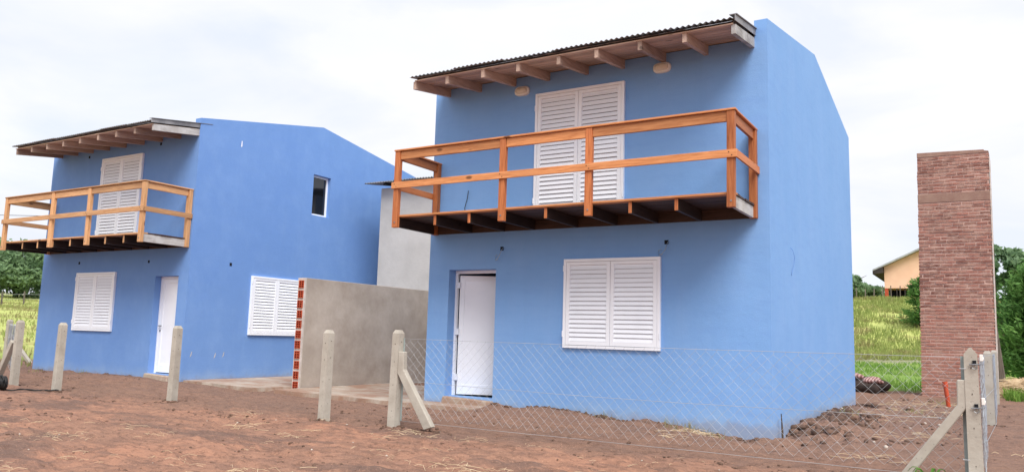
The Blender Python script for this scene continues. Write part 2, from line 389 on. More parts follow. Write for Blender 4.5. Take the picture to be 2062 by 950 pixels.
def gz(x, y, rough=True):
    x = np.asarray(x, float); y = np.asarray(y, float)
    house = np.interp(x, HX, HZ)
    z = house*ss(y, -2.4, -.1)+(-1.035)*(1-ss(y, -2.4, -.1))
    z = np.where(y > 0, z+(.07*ss(y, 0, 7)*ss(x, -1, 1)), z)
    # soil heaped against the right hand wall
    z = z+.13*np.exp(-((x-.35)/.42)**2)*ss(y, .5, 1.8)*(1-ss(y, 4.5, 7))
    z = z-.025*np.exp(-((y+.1)/.4)**2)*ss(x, -4.1, -3.8)*(1-ss(x, -.5, 0))
    z = z+.02*np.exp(-((y+.45)/.4)**2)*ss(x, -17.5, -16.8)*(1-ss(x, -12.8, -12.3))
    z = np.where(y > 7, z+(-.93-z)*ss(y, 7, 12), z)
    back = ss(y, 12, 16)
    z = z+back*(.35*ss(y, 14, 44))
    z = z+5.05*ss(y, 42, 70)*(.72+.28*np.exp(-((x+4)/22)**2))*ss(x, -60, -25)+.5*back*fbm(x/9, y/9, 5, 3)
    left = ss(-x, 19, 24)
    z = z+left*.056*np.clip(-x-20, 0, 200)*(1-ss(y, 40, 60))
    far = np.maximum(back, left)
    if rough:
        ruts = .04*fbm(x/1.6, y/.5, 11, 4, .6)+.05*fbm(x/.42, y/.17, 21, 3, .6)*(.35+1.3*np.clip(fbm(x/2.5, y/1.1, 91, 2)+.5, 0, 1))
        wheel = .04*fbm(x/3.2+.3*y, y/.9, 31, 2)
        mound = ss(x, -.1, .2)*(1-ss(x, .9, 1.6))*ss(y, -.3, 1)*(1-ss(y, 5, 8))
        ruts = ruts+.022*fbm(x/.11, y/.075, 61, 2, .6)*(1-far)
        base = (ruts+wheel)*(1-.4*far)+mound*.07*fbm(x/.14, y/.14, 41, 3, .7)+.10*fbm(x/2.2, y/2.2, 51, 2)*far
        slab = ((x > -11.8) & (x < -9.25) & (y > -.4) & (y < 7)) | ((x > -9.3) & (x < -4.25) & (y > -.6) & (y < .6))
        base = np.where(slab, base*.35, base)
        z = z+base
    return z
def g1(x, y, rough=True): return float(gz(np.array([x]), np.array([y]), rough)[0])

def axis_pts(segs):
    out = []
    for a, b, st in segs: out += list(np.arange(a, b-1e-6, st))
    return np.array(out+[segs[-1][1]])
def build_ground():
    xs = axis_pts([(-900, -300, 60), (-300, -120, 15), (-120, -40, 3), (-40, -20, .6), (-20, -14, .12), (-14, -8, .06), (-8, 3.4, .035), (3.4, 6, .1), (6, 30, 1.5), (30, 120, 10), (120, 900, 65)])
    ys = axis_pts([(-60, -12, 6), (-12, -8, .25), (-8, -2, .032), (-2, 2, .05), (2, 13, .1), (13, 40, .6), (40, 90, 1.5), (90, 300, 15), (300, 900, 60)])
    X, Y = np.meshgrid(xs, ys); Z = gz(X, Y)
    nx, ny = len(xs), len(ys)
    co = np.stack([X, Y, Z], -1).reshape(-1, 3)
    i = np.arange(nx*ny).reshape(ny, nx)
    q = np.stack([i[:-1, :-1], i[:-1, 1:], i[1:, 1:], i[1:, :-1]], -1).reshape(-1, 4)
    me = bpy.data.meshes.new('ground')
    me.vertices.add(len(co)); me.vertices.foreach_set('co', co.ravel())
    me.loops.add(q.size); me.loops.foreach_set('vertex_index', q.ravel())
    me.polygons.add(len(q)); me.polygons.foreach_set('loop_start', np.arange(0, q.size, 4)); me.polygons.foreach_set('loop_total', np.full(len(q), 4))
    me.polygons.foreach_set('use_smooth', np.ones(len(q), bool))
    me.materials.append(SOIL); me.update(); me.validate()
    tag(link('ground', me), kind='structure', label='bare red brown soil running into rough grass')
build_ground()

# ------------------------------------------------------------------ houses
ZT, ZR, YR, DEP, ZE, TH = 4.68, 5.36, 3.62, 7.6, 4.77, .18
SLAT = {}
def slat_mesh(w, p):
    k = (round(w, 3), round(p, 3))
    if k not in SLAT:
        b = MB(); b.prism([(.002, p*.975), (-.005, p*.975), (-.028, 0), (-.021, 0)], 'x', -w/2, w/2)
        SLAT[k] = b.mesh('louvre_slat', WHITE)
    return SLAT[k]
def shutter(parent, name, loc, rz, w, h, n, label=None):
    """frame in the plane y=0 facing -y, lower left corner at loc; two louvred leaves"""
    f = MB(); t = .045; d = .05
    f.box(0, t, -d, .002, 0, h); f.box(w-t, w, -d, .002, 0, h); f.box(t, w-t, -d, .001, 0, t); f.box(t, w-t, -d, .001, h-t, h)
    for zz in (h*.12, h*.86):                 # hinges
        f.box(-.004, .012, -d-.012, -d+.004, zz, zz+.09); f.box(w-.012, w+.004, -d-.012, -d+.004, zz, zz+.09)
    fr = f.build(name, WHITE, parent, bevel=.003); fr.location = loc; fr.rotation_euler.z = rz
    if label: fr['label'] = label
    mid = w/2; st = .058
    for a, b in ((t+.004, mid-.003), (mid+.003, w-t-.004)):
        l = MB(); y0, y1 = -d+.006, -.006
        l.box(a, a+st, y0, y1, t+.004, h-t-.004); l.box(b-st, b, y0, y1, t+.004, h-t-.004)
        l.box(a+st, b-st, y0+.002, y1, t+.004, t+.06); l.box(a+st, b-st, y0+.002, y1, h-t-.05, h-t-.004)
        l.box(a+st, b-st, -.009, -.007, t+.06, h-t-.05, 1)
        l.build('shutter_leaf', [WHITE, SHADE], fr, bevel=.002)
        z0, z1 = t+.062, h-t-.052; p = (z1-z0)/n; me = slat_mesh(b-a-2*st, p)
        for k in range(n):
            o = link('louvre_slat', me, fr, ((a+b)/2+.0, -.014, z0+k*p))
            o.rotation_euler.x = rnd.uniform(-.05, .05)
    return fr

def corrugated(x0, x1, rows, amp=.011, pitch=.0785, thick=.003, jag=None):
    """rows: list of (y,z) along the fall"""
    n = max(8, int(round((x1-x0)/pitch*8))); b = MB(); vs = []
    L = len(rows)
    for lay in (0, -thick):
        for (y, z) in rows:
            for i in range(n+1):
                x = x0+(x1-x0)*i/n; vs.append((x, y, z+amp*math.cos(2*math.pi*x/pitch)+lay))
    fs = []; w = n+1; off = L*w
    for j in range(L-1):
        for i in range(n):
            a = j*w+i; fs.append((a, a+1, a+1+w, a+w)); a += off; fs.append((a+w, a+1+w, a+1, a))
    for i in range(n):
        fs.append((i+off, i+1+off, i+1, i)); a = (L-1)*w+i; fs.append((a, a+1, a+1+off, a+off))
    for j in range(L-1):
        a = j*w; fs.append((a, a+w, a+w+off, a+off)); a += n; fs.append((a+off, a+w+off, a+w, a))
    b.add(vs, fs); return b

def wall_lamp(parent, x, z):
    b = MB(); n = 28
    def ring(w, h, y, s=1): return [(x+s*(math.copysign(abs(math.cos(t))**.6, math.cos(t)))*w/2, y, z+s*(math.copysign(abs(math.sin(t))**.8, math.sin(t)))*h/2) for t in [2*math.pi*i/n for i in range(n)]]
    rs = [ring(.27, .155, 0), ring(.27, .155, -.035), ring(.25, .135, -.05), ring(.215, .1, -.05)]
    b.v = [p for r in rs for p in r]
    for k in range(3):
        for i in range(n): b.f.append((k*n+i, k*n+(i+1) % n, (k+1)*n+(i+1) % n, (k+1)*n+i)); b.mi.append(0)
    base = b.build('wall_lamp', LAMPR, parent, smooth=True)
    g = MB(); rs = [ring(.22, .105, -.045), ring(.20, .09, -.075), ring(.12, .05, -.09)]
    g.v = [p for r in rs for p in r]
    for k in range(2):
        for i in range(n): g.f.append((k*n+i, k*n+(i+1) % n, (k+1)*n+(i+1) % n, (k+1)*n+i)); g.mi.append(0)
    g.f.append(tuple(2*n+i for i in range(n))); g.mi.append(0)
    g.build('diffuser', LAMPW, base, smooth=True)

def box_hole(parent, x, z, wires=True, side=1, w=.06):
    b = MB(); b.box(x-w/2, x+w/2, -.004, .02, z-w/2, z+w/2); o = b.build('junction_hole', DARK, parent)
    if wires:
        t = MB()
        pts = [(x+.02, -.005, z), (x+.03*side, -.06, z-.03), (x+.01*side, -.09, z-.12), (x-.05*side, -.07, z-.19), (x-.10*side, -.03, z-.19), (x-.11*side, -.02, z-.12), (x-.07*side, -.03, z-.10)]
        t.tube(pts, .005, 5); t.tube([(p[0]+.012, p[1]-.01, p[2]+.015) for p in pts[:5]], .004, 5)
        t.build('cable_end', simple('cable_sheath', lin(190, 205, 220), lin(150, 170, 190), 9, .5, 0), o, smooth=True)
    return o

def balcony(parent, p, jx, joists, px, WX, WY, WZ, side_board):
    """p: x0,x1 outer post faces; B depth; boards on joists, rails between posts"""
    x0, x1, B = p; zb, zd, zt, zm = 1.868, 2.03, 3.09, 2.53
    core = MB(); core.box(x0+.05, x1-.05, -.045, -.003, zb+.01, zd-.004)
    bal = core.build('balcony', DKX, parent)
    for i, x in enumerate(joists):                    # joists run out from the wall
        j = MB(); last = i == len(joists)-1
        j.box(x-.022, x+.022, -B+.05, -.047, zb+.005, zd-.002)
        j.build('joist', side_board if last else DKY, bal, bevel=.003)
        e = MB(); e.box(x-.023, x+.023, -B+.044, -B+.05, zb+.004, zd-.003); e.build('joist_end', WZ, bal)
    nb = 8; bw = (B-.02)/nb
    for i in range(nb):
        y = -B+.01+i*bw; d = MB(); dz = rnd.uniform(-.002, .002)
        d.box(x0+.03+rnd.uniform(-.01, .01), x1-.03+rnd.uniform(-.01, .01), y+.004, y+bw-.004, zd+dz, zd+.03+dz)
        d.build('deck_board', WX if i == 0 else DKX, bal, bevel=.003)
    hw = .05
    ys = -B
    for k, x in enumerate(px):                        # front posts
        b = MB(); lean = rnd.uniform(-.008, .008)
        b.bar((x+lean, ys, zb-.01), (x, ys, zt-.004), .10, .075, (0, 1, 0)); b.build('post', WZ, bal, bevel=.004)
    for x in (x0+hw, x1-hw):                          # posts on the house wall
        b = MB(); b.bar((x, -.055, zb), (x, -.055, zt-.004), .10, .09, (0, 1, 0)); b.build('post', WZ, bal, bevel=.004)
    for x in px:                                      # screw heads where the mid rail crosses a post
        for dx_, dz_ in ((-.018, .02), (.02, -.022)):
            k_ = MB(); k_.tube([(x+dx_, ys-.068, zm+dz_), (x+dx_, ys-.060, zm+dz_)], .007, 8); k_.build('screw', DARKW, bal)
        k_ = MB(); k_.tube([(x, ys-.045, zb+.07), (x, ys-.035, zb+.07)], .012, 8); k_.build('bolt', STEEL, bal)
    # top rails set between the posts, a flat cap on top
    for a, c in zip(px[:-1], px[1:]):
        b = MB(); b.box(a+.052, c-.052, ys-.018, ys+.022, zt-.135, zt-.006); b.build('rail', WX, bal, bevel=.003)
    cap = MB(); cap.box(x0-.012, x1+.012, ys-.05, ys+.055, zt, zt+.026); cap.build('handrail_cap', WX, bal, bevel=.004)
    for x, s in ((x0+hw, -1), (x1-hw, 1)):
        b = MB(); b.box(x-.02, x+.02, ys+.04, -.102, zt-.135, zt-.006); b.build('rail', WY, bal, bevel=.003)
        c = MB(); c.box(x-.045, x+.055, ys+.058, -.004, zt+.001, zt+.027); c.build('handrail_cap', WY, bal, bevel=.004)
        xx = x+s*.052
        b = MB(); b.box(min(xx, xx+s*.024), max(xx, xx+s*.024), ys-.02, -.004, zm-.05, zm+.052); b.build('rail', WY, bal, bevel=.003)
    b = MB(); b.box(x0-.03, x1+.028, ys-.064, ys-.039, zm-.05, zm+.052); b.build('rail', WX, bal, bevel=.003)

def house(loc, Wd, label, BL, roof, raf, door, win, bdoor, bal, lamps, holes, side):
    H = empty('two_storey_house', loc, label=label, cat='house', group='two storey blue houses with timber balconies')
    zb = -1.25
    # front wall with the door opening, cheek walls rise past the roof as parapets
    w = MB(); dx0, dx1, dz0, dz1 = door['x0'], door['x1'], -.80, 1.275
    holed(w, 'y', 0, .26, -Wd+TH, -TH, zb, 4.42, [(dx0, dx1, dz0, dz1)])
    w.build('front_wall', BL, H, fix=True)
    prof = [(0, zb), (DEP, zb), (DEP, ZE), (YR, ZR), (.06, ZT+.012), (0, ZT)]
    if side:
        # side wall facing +x with one small opening: triangulated around the hole
        s = MB(); y0, y1, z0, z1 = side['hole']
        for x in (0, -TH):
            q = [(0, zb), (DEP, zb), (DEP, ZE), (YR, ZR), (.06, ZT+.012), (0, ZT), (y0, z0), (y1, z0), (y1, z1), (y0, z1)]
            s.add([(x, a, b) for a, b in q], [(0, 1, 7, 6), (1, 2, 8, 7), (2, 3, 9, 8), (3, 4, 9), (4, 5, 9), (5, 0, 6, 9)])
        n = len(prof); s.add([(0, a, b) for a, b in prof]+[(-TH, a, b) for a, b in prof], [(i, (i+1) % n, (i+1) % n+n, i+n) for i in range(n)])
        q = [(y0, z0), (y1, z0), (y1, z1), (y0, z1)]
        s.add([(0, a, b) for a, b in q]+[(-TH, a, b) for a, b in q], [(i, (i+1) % 4, (i+1) % 4+4, i+4) for i in range(4)])
        me = s.mesh('side_wall', BL, fix=False); bm = bmesh.new(); bm.from_mesh(me); bmesh.ops.remove_doubles(bm, verts=bm.verts, dist=1e-4); bmesh.ops.recalc_face_normals(bm, faces=bm.faces); bm.to_mesh(me); bm.free()
        link('side_wall', me, H)
    else:
        s = MB(); s.prism(prof, 'x', -TH, 0); s.build('side_wall', BL, H)
    s = MB(); s.prism(prof, 'x', -Wd, -Wd+TH); s.build('side_wall', BL, H)
    s = MB(); s.box(-Wd+TH, -TH, DEP-.2, DEP-.01, zb, ZE-.15); s.build('rear_wall', BL, H)
    fl = MB(); fl.box(-Wd+TH, -TH, .2, DEP-.2, 1.75, 1.95); fl.build('upper_floor', PLAST2, H)
    # door
    if door['open']:
        yf = .19
        f = MB(); f.box(dx0, dx0+.04, yf, yf+.06, dz0, dz1); f.box(dx1-.04, dx1, yf, yf+.06, dz0, dz1); f.box(dx0+.04, dx1-.04, yf, yf+.06, dz1-.05, dz1)
        D = f.build('door', WHITE, H, bevel=.003)
        lw, lh = dx1-dx0-.10, dz1-dz0-.10
        lf = MB(); lf.box(0, lw, 0, .04, 0, lh)
        lf.box(.0, .085, -.008, 0, 0, lh); lf.box(lw-.085, lw, -.008, 0, 0, lh); lf.box(.085, lw-.085, -.008, 0, 0, .16); lf.box(.085, lw-.085, -.008, 0, lh-.085, lh)
        leaf = lf.build('door_leaf', WHITE, D, bevel=.003); leaf.location = (dx0+.075, yf+.035, dz0+.02); leaf.rotation_euler.z = R(24)
        for zz in (.25, 1.0, 1.78):
            hb = MB(); hb.box(dx0+.035, dx0+.10, yf-.012, yf+.028, dz0+zz, dz0+zz+.1); hb.build('hinge', WHITE, D)
        hd = MB(); hd.box(lw-.06, lw-.03, -.05, -.008, .98, 1.0); hd.box(lw-.15, lw-.03, -.055, -.04, .98, 1.0)
        h = hd.build('handle', STEEL, D); h.location = leaf.location; h.rotation_euler.z = R(24)
    else:
        yf = .15
        f = MB(); f.box(dx0, dx0+.05, yf, yf+.06, dz0, dz1); f.box(dx1-.05, dx1, yf, yf+.06, dz0, dz1); f.box(dx0+.05, dx1-.05, yf, yf+.06, dz1-.05, dz1)
        D = f.build('door', WHITE, H, bevel=.003)
        lf = MB(); a, b = dx0+.052, dx1-.052; z0, z1 = dz0+.02, dz1-.052
        lf.box(a, b, yf+.02, yf+.055, z0, z1); lf.box(a, a+.09, yf+.008, yf+.02, z0, z1); lf.box(b-.09, b, yf+.008, yf+.02, z0, z1)
        lf.box(a+.09, b-.09, yf+.008, yf+.02, z0, z0+.17); lf.box(a+.09, b-.09, yf+.008, yf+.02, z1-.09, z1)
        lf.build('door_leaf', WHITE, D, bevel=.003)
        hd = MB(); hd.box(a+.03, a+.05, yf-.045, yf+.01, .2, .22); hd.box(a+.03, a+.14, yf-.05, yf-.035, .2, .22); hd.box(a+.025, a+.055, yf, yf+.01, .08, .13)
        hd.build('handle', STEEL, D)
    st = MB(); st.prism([(dx0-.02, -.97), (dx1+.03, -.99), (dx1+.02, -.83), (dx0+.3, -.81), (dx0+.02, -.80)], 'y', -.10, .3)
    st.build('doorstep', PAVE, H, bevel=.015)
    shutter(H, 'shuttered_window', (win[0], 0, .05), 0, win[1]-win[0], 1.342, 17)
    shutter(H, 'balcony_door', (bdoor[0], 0, 2.045), 0, bdoor[1]-bdoor[0], 2.04, 26)
    if side:
        shutter(H, 'shuttered_window', (0, 1.64, .06), R(90), 1.52, 1.34, 17)
        y0, y1, z0, z1 = side['hole']
        f = MB(); xf = -.09
        f.box(xf-.05, xf, y0, y0+.05, z0, z1); f.box(xf-.05, xf, y1-.05, y1, z0, z1); f.box(xf-.05, xf, y0+.05, y1-.05, z0, z0+.05); f.box(xf-.05, xf, y0+.05, y1-.05, z1-.05, z1)
        wf = f.build('window', WHITE, H, bevel=.004)
        g = MB(); g.box(xf-.04, xf-.03, y0+.05, y1-.05, z0+.05, z1-.05); g.build('pane', GLASS, wf)
    # roof
    rx0, rx1, RO = roof
    zf, zw = 4.275, 4.43            # rafter top at the eave, at the wall
    k = (zw-zf)/RO
    zt_ = lambda y: zf+k*(y+RO)
    yb = .5
    core = MB(); core.prism([(.05, zt_(.05)+.02), (.05, zt_(.05)+.05), (YR, ZR-.12), (DEP+.25, ZE-.14), (DEP+.25, ZE-.19), (YR, ZR-.17)], 'x', rx0+.02, rx1-.02)
    RF = core.build('roof', SOF, H)
    for i, x in enumerate(raf):
        r = MB(); last = i == len(raf)-1
        r.prism([(-RO, zt_(-RO)-.13), (yb, zt_(yb)-.15), (yb, zt_(yb)), (-RO, zt_(-RO))], 'x', x-.03, x+.03)
        r.build('rafter', GRW if last else RAF, RF, bevel=.003)
    nb = 8; y = -RO-.02
    while y < .12:                                  # soffit boards lying on the rafters
        d = MB(); a = zt_(y)+.001; b_ = zt_(y+.13)+.001
        d.prism([(y+.004, a), (y+.128, b_), (y+.128, b_+.018), (y+.004, a+.018)], 'x', rx0+.03+rnd.uniform(-.008, .008), rx1-.04)
        d.build('soffit_board', SOF, RF); y += .132
    bt = MB(); bt.prism([(-RO+.02, zt_(-RO)+.022), (-RO+.06, zt_(-RO)+.03), (-RO+.06, zt_(-RO)+.066), (-RO+.02, zt_(-RO)+.06)], 'x', rx0+.05, rx1-.05)
    bt.build('batten', DARKW, RF)
    fo = MB(); n = 60; vs = []                      # crumpled insulation foil peeping out under the sheets
    for i in range(n+1):
        t = i/n; x = rx0+.04+(rx1-rx0-.08)*t; ex = .02+.03*abs(math.sin(t*9+.6))*(.4+rnd.random())
        sag = .008*rnd.random()+.018*abs(math.sin(t*5.2))
        vs += [(x, -RO+.07, zt_(-RO)+.045), (x, -RO-.01, zt_(-RO)+.056-sag*.3), (x, -RO-.02-ex, zt_(-RO)+.046-sag)]
    fo.add(vs, [(3*i+j, 3*i+3+j, 3*i+4+j, 3*i+1+j) for i in range(n) for j in (0, 1)]); fo.build('foil_strip', FOIL, RF, smooth=True, fix=False)
    sheets = 6; sw = (rx1-rx0+.05)/sheets
    for i in range(sheets):
        a = rx0-.05+i*sw; dz = .004*(i % 2)+rnd.uniform(0, .003); dy = rnd.uniform(-.015, .015)
        c = corrugated(a, a+sw+.04 if i < sheets-1 else rx1, [(-RO-.07+dy, zt_(-RO-.07)+.078+dz), (0, zt_(0)+.085+dz), (YR, ZR-.09+dz)])
        c.build('roof_sheet', GALV, RF, smooth=True, fix=False)
        c = corrugated(a, a+sw+.04 if i < sheets-1 else rx1, [(YR-.01, ZR-.085+dz), (DEP+.3, ZE-.1+dz)])
        c.build('roof_sheet', GALV, RF, smooth=True, fix=False)
    fl = MB()                                       # folded edge flashing along the right verge
    fl.prism([(-RO-.07, zt_(-RO)+.02), (.3, zt_(.3)+.03), (.3, zt_(.3)+.125), (-RO-.07, zt_(-RO)+.10)], 'x', rx1+.002, rx1+.012)
    fl.prism([(-RO-.07, zt_(-RO)+.104), (.3, zt_(.3)+.128), (.3, zt_(.3)+.138), (-RO-.07, zt_(-RO)+.114)], 'x', rx1-.07, rx1+.03)
    fl.build('flashing', FLASH, RF)
    balcony(H, (bal['x0'], bal['x1'], bal['B']), None, bal['joists'], bal['posts'], *bal['mats'])
    for x, z in lamps: wall_lamp(H, x, z)
    for x, z, wv, sd in holes: box_hole(H, x, z, wv, sd)
    return H

HR = house((0, 0, 0), 5.68, 'nearer light blue two-storey house with its white front door ajar', BLUE,
    (-5.42, -.17, .97), [-5.40, -4.754, -4.076, -3.444, -2.756, -2.149, -1.494, -.859, -.205],
    dict(x0=-5.26, x1=-4.33, open=True), (-3.077, -1.526), (-3.65, -2.11),
    dict(x0=-5.60, x1=-.15, B=1.10, joists=[-5.56, -4.815, -4.177, -3.62, -2.862, -2.215, -1.577, -.937, -.215], posts=[-5.55, -3.565, -2.165, -.205], mats=(WOX, WOY, WOZ, GRW)),
    [(-3.92, 4.18), (-1.52, 4.2)], [(-4.23, 1.60, True, 1), (-1.45, 1.60, True, 1)], None)
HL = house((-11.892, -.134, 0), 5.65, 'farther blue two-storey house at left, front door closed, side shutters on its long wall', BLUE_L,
    (-5.33, -.02, 1.08), [-5.27, -4.62, -3.97, -3.31, -2.65, -1.97, -1.31, -.66, -.05],
    dict(x0=-1.12, x1=-.33, open=False), (-4.074, -2.536), (-3.468, -1.901),
    dict(x0=-5.42, x1=-.05, B=1.10, joists=[-5.37, -4.62, -3.98, -3.36, -2.68, -2.0, -1.38, -.74, -.11], posts=[-5.37, -3.39, -1.98, -.10], mats=(LWX, LWY, LWZ, GRW)),
    [], [(-1.40, 1.6, False, 1), (-4.08, 1.63, False, 1), (-4.09, 4.2, False, 1), (-1.33, 4.24, False, 1)], dict(hole=(3.38, 3.98, 3.07, 4.10)))
# small marks on the long wall of the left house
o = MB().box(-.02, .004, 1.02, 1.08, 1.57, 1.64).build('junction_hole', DARK, HL)
o = MB().add([(.004, 1.09, 4.28), (.004, 1.125, 4.30), (.004, 1.12, 4.42), (.004, 1.10, 4.43)], [(0, 1, 2, 3)]).build('paint_scrape', WHITE, HL)
for (y, z) in ((.18, -.35), (.78, -.38), (1.0, -.36)):
    MB().add([(.004, y, z-.08), (.004, y+.035, z-.04), (.004, y+.05, z+.05), (.004, y+.03, z+.03)], [(0, 1, 2, 3)]).build('paint_scrape', PLAST2, HL)
cb = MB(); cb.tube([(-4.93, -.02, 2.06), (-4.96, -.05, 2.3), (-4.93, -.03, 2.45), (-4.915, -.02, 2.6)], .006, 5); cb.build('cable_end', BLACK, HR, smooth=True)
cb = MB(); cb.tube([(.0, 1.29, 1.62), (.03, 1.29, 1.58), (.045, 1.35, 1.48), (.03, 1.37, 1.38), (.02, 1.31, 1.28), (.01, 1.28, 1.2)], .004, 5); cb.build('cable_end', BLUE_L, HR, smooth=True)

# ------------------------------------------------------------------ paving
def slab(name, poly, z, th, label):
    b = MB(); pts = []
    for (a, c) in zip(poly, poly[1:]+poly[:1]):
        n = max(1, int(math.dist(a, c)/.25))
        for i in range(n):
            t = i/n; pts.append((a[0]+(c[0]-a[0])*t+rnd.uniform(-.02, .02), a[1]+(c[1]-a[1])*t+rnd.uniform(-.035, .035)))
    b.prism(pts, 'z', z-th, z); tag(b.build(name, PAVE), kind='structure', label=label)
slab('pavement', [(-11.88, -.10), (-10.6, -.22), (-9.42, -.42), (-9.2, .35), (-9.22, 6.5), (-11.88, 6.5)], -.895, .12, 'pale concrete slab between the left house and the unfinished wall')
slab('path', [(-8.95, -.28), (-7.6, -.42), (-6.2, -.55), (-4.28, -.56), (-4.2, -.06), (-5.66, -.02), (-5.72, 3), (-8.98, 3)], -.905, .10, 'thin pale concrete strip before the open door')

# ------------------------------------------------------------------ unfinished wall with exposed hollow bricks
wl = empty('boundary_wall', (-9.1, .4, -.95), label='grey plastered boundary wall with red hollow bricks bared at its end', cat='wall')
def rel(o, base): o.location = [-c for c in base]; return o
base = (-9.1, .4, -.95)
b = MB(); b.box(-9.17, -8.985, .405, 4.6, -1.1, 1.225); rel(b.build('plaster', PLAST, wl, bevel=.006), base)
bm_ = MB()
hx, hz, dpt = .066, .072, .045
# a hollow brick end: rim and cell dividers standing proud of dark cells
xs_ = [-hx, -hx+.012, -.006, .006, hx-.012, hx]; zs_ = [-hz, -hz+.012, -hz/3-.005, -hz/3+.005, hz/3-.005, hz/3+.005, hz-.012, hz]
for i in (0, 2, 4): bm_.box(xs_[i], xs_[i+1], -.02, dpt, -hz, hz)
for j in (0, 2, 4, 6):
    for i in (1, 3): bm_.box(xs_[i], xs_[i+1], -.0195, dpt, zs_[j], zs_[j+1])
bm_.box(-hx+.012, hx-.012, .03, dpt, -hz+.012, hz-.012, 1)
bmesh_brick = bm_.mesh('hollow_brick', [CLAY, CLAYH])
for k in range(11):
    z = -.86+k*.196
    o = link('hollow_brick', bmesh_brick, wl, (-9.075-base[0]+rnd.uniform(-.006, .006), .405-dpt-base[1]+rnd.uniform(-.006, .004), z-base[2])); o.rotation_euler = (rnd.uniform(-.02, .02), rnd.uniform(-.03, .03), rnd.uniform(-.05, .05))
mo = MB(); mo.box(-9.168, -9.147, .352, .403, -1.0, 1.222); mo.box(-9.004, -8.987, .352, .403, -1.0, 1.222)
for k in range(12):
    z = -.958+k*.196; mo.box(-9.146, -9.005, .361+0, .403, z-.026, z+.026)
rel(mo.build('mortar', CREAM, wl, bevel=.003), base)

# ------------------------------------------------------------------ grey rendered annex behind
ax = empty('rendered_annex', (-9.2, 4.62, -.95), label='tall pale grey rendered block under a corrugated sheet between the blue houses', cat='building')
b_ = (-9.2, 4.62, -.95)
b = MB(); b.box(-10.85, -7.6, 4.62, 7.6, -1.2, 3.9); rel(b.build('wall', PLAST2, ax, bevel=.01), b_)
for i in range(4):
    c = corrugated(-11.17+i*.96, -11.17+i*.96+1.0, [(4.32, 4.0+.004*(i % 2)), (7.8, 4.45+.004*(i % 2))], amp=.016, pitch=.085)
    rel(c.build('roof_sheet', GALV, ax, smooth=True, fix=False), b_)
b = MB()
for x in (-10.6, -9.6, -8.6): b.prism([(4.4, 3.93), (7.6, 4.35), (7.6, 4.42), (4.4, 3.985)], 'x', x, x+.06)
rel(b.build('roof_beam', DARKW, ax), b_)

# ------------------------------------------------------------------ brick tower
TX0, TX1, TY = 1.06, 2.60, 10.5
tw = empty('brick_tower', (1.8, TY, -.9), label='tall square red brick tower with grey concrete bands behind the fence corner', cat='tower')
tb = (1.8, TY, -.9)
b = MB(); b.prism([(TX0+.02, -1.1), (TX1-.02, -1.1), (TX1+.05, 4.86), (TX1-.1, 4.89), (TX0+.10, 4.93)], 'y', TY+.012, TY+1.5)
rel(b.build('mortar_core', MORT, tw), tb)
ch = .0815; nrow = 71; L = .245; rows = [(-.93+i*ch) for i in range(nrow)]
cells = []
xa = lambda z: TX0+(z+.93)/5.8*.095; xb = lambda z: TX1+(z+.93)/5.8*.06
for i, z in enumerate(rows):
    if 57 <= i <= 59 or i >= 71: continue
    x = xa(z)+.002+(-L/2 if i % 2 else 0)*rnd.uniform(.9, 1.1)
    while x < xb(z)-.03:
        l = L*rnd.uniform(.9, 1.08); a = max(x, xa(z)); e = min(x+l-.018, xb(z))
        if e-a > .04: cells.append((a, e, z))
        x += l
cells.sort(key=lambda c: -c[2])
bmeshes = {}
def brick_me(w, var):
    k = (round(w*33), var)
    if k not in bmeshes:
        r_ = random.Random(k[0]*7+var); ww = k[0]/33; q = MB()
        j = lambda s=.004: r_.uniform(-s, s)
        v = []
        for yy in (0, .11):
            v += [(-ww/2+j(), yy+(j(.005) if yy == 0 else 0), -.025+j()), (0+j(), yy+(j(.004) if yy == 0 else 0), -.026+j()), (ww/2+j(), yy+(j(.005) if yy == 0 else 0), -.025+j()),
                  (ww/2+j(), yy+(j(.005) if yy == 0 else 0), .025+j()), (0+j(), yy+(j(.004) if yy == 0 else 0), .026+j()), (-ww/2+j(), yy+(j(.005) if yy == 0 else 0), .025+j())]
        q.add(v, [(0, 1, 4, 5), (1, 2, 3, 4)]+[(i, i+6, (i+1) % 6+6, (i+1) % 6) for i in range(6)])
        bmeshes[k] = q.mesh('brick', BRICK, fix=False)
    return bmeshes[k]
rest = MB()
# the lowest courses lie behind the wire mesh: those are the joined ones
for n_, (a, e, z) in enumerate(cells):
    dy = rnd.uniform(-.006, .008)
    if n_ < 300:
        o = link('brick', brick_me(e-a, rnd.randrange(3)), tw, ((a+e)/2-tb[0], TY+dy-tb[1], z-tb[2])); o.rotation_euler.y = rnd.uniform(-.008, .008)
    else: rest.box(a, e, TY+dy, TY+dy+.1, z-.025+rnd.uniform(-.003, .003), z+.025)
o = rel(rest.build('lower_bricks', BRICK, tw), tb); o['kind'] = 'stuff'
b = MB(); z = rows[57]; b.box(xa(z)+.002, xb(z)-.002, TY-.002, TY+.2, rows[57]-.03, rows[59]+.03); rel(b.build('ring_beam', BEAM, tw, bevel=.01), tb)
b = MB(); b.prism([(xa(4.8)+.0, 4.82), (xb(4.8), 4.82), (xb(4.8)+.0, 4.86), (xb(4.8)-.09, 4.875), (xb(4.8)-.095, 4.90), (xa(4.8)+.0, 4.94)], 'y', TY-.003, TY+1.5); rel(b.build('coping', BEAM, tw, bevel=.008), tb)
# cream mortar smeared along the far edge
b = MB(); b.prism([(xb(-1)+.0, -1.1), (xb(-1)+.035, -1.1), (xb(4.8)+.03, 4.6), (xb(4.8)+.002, 4.86)], 'y', TY+.02, TY+1.45); rel(b.build('edge_plaster', CREAM, tw), tb)

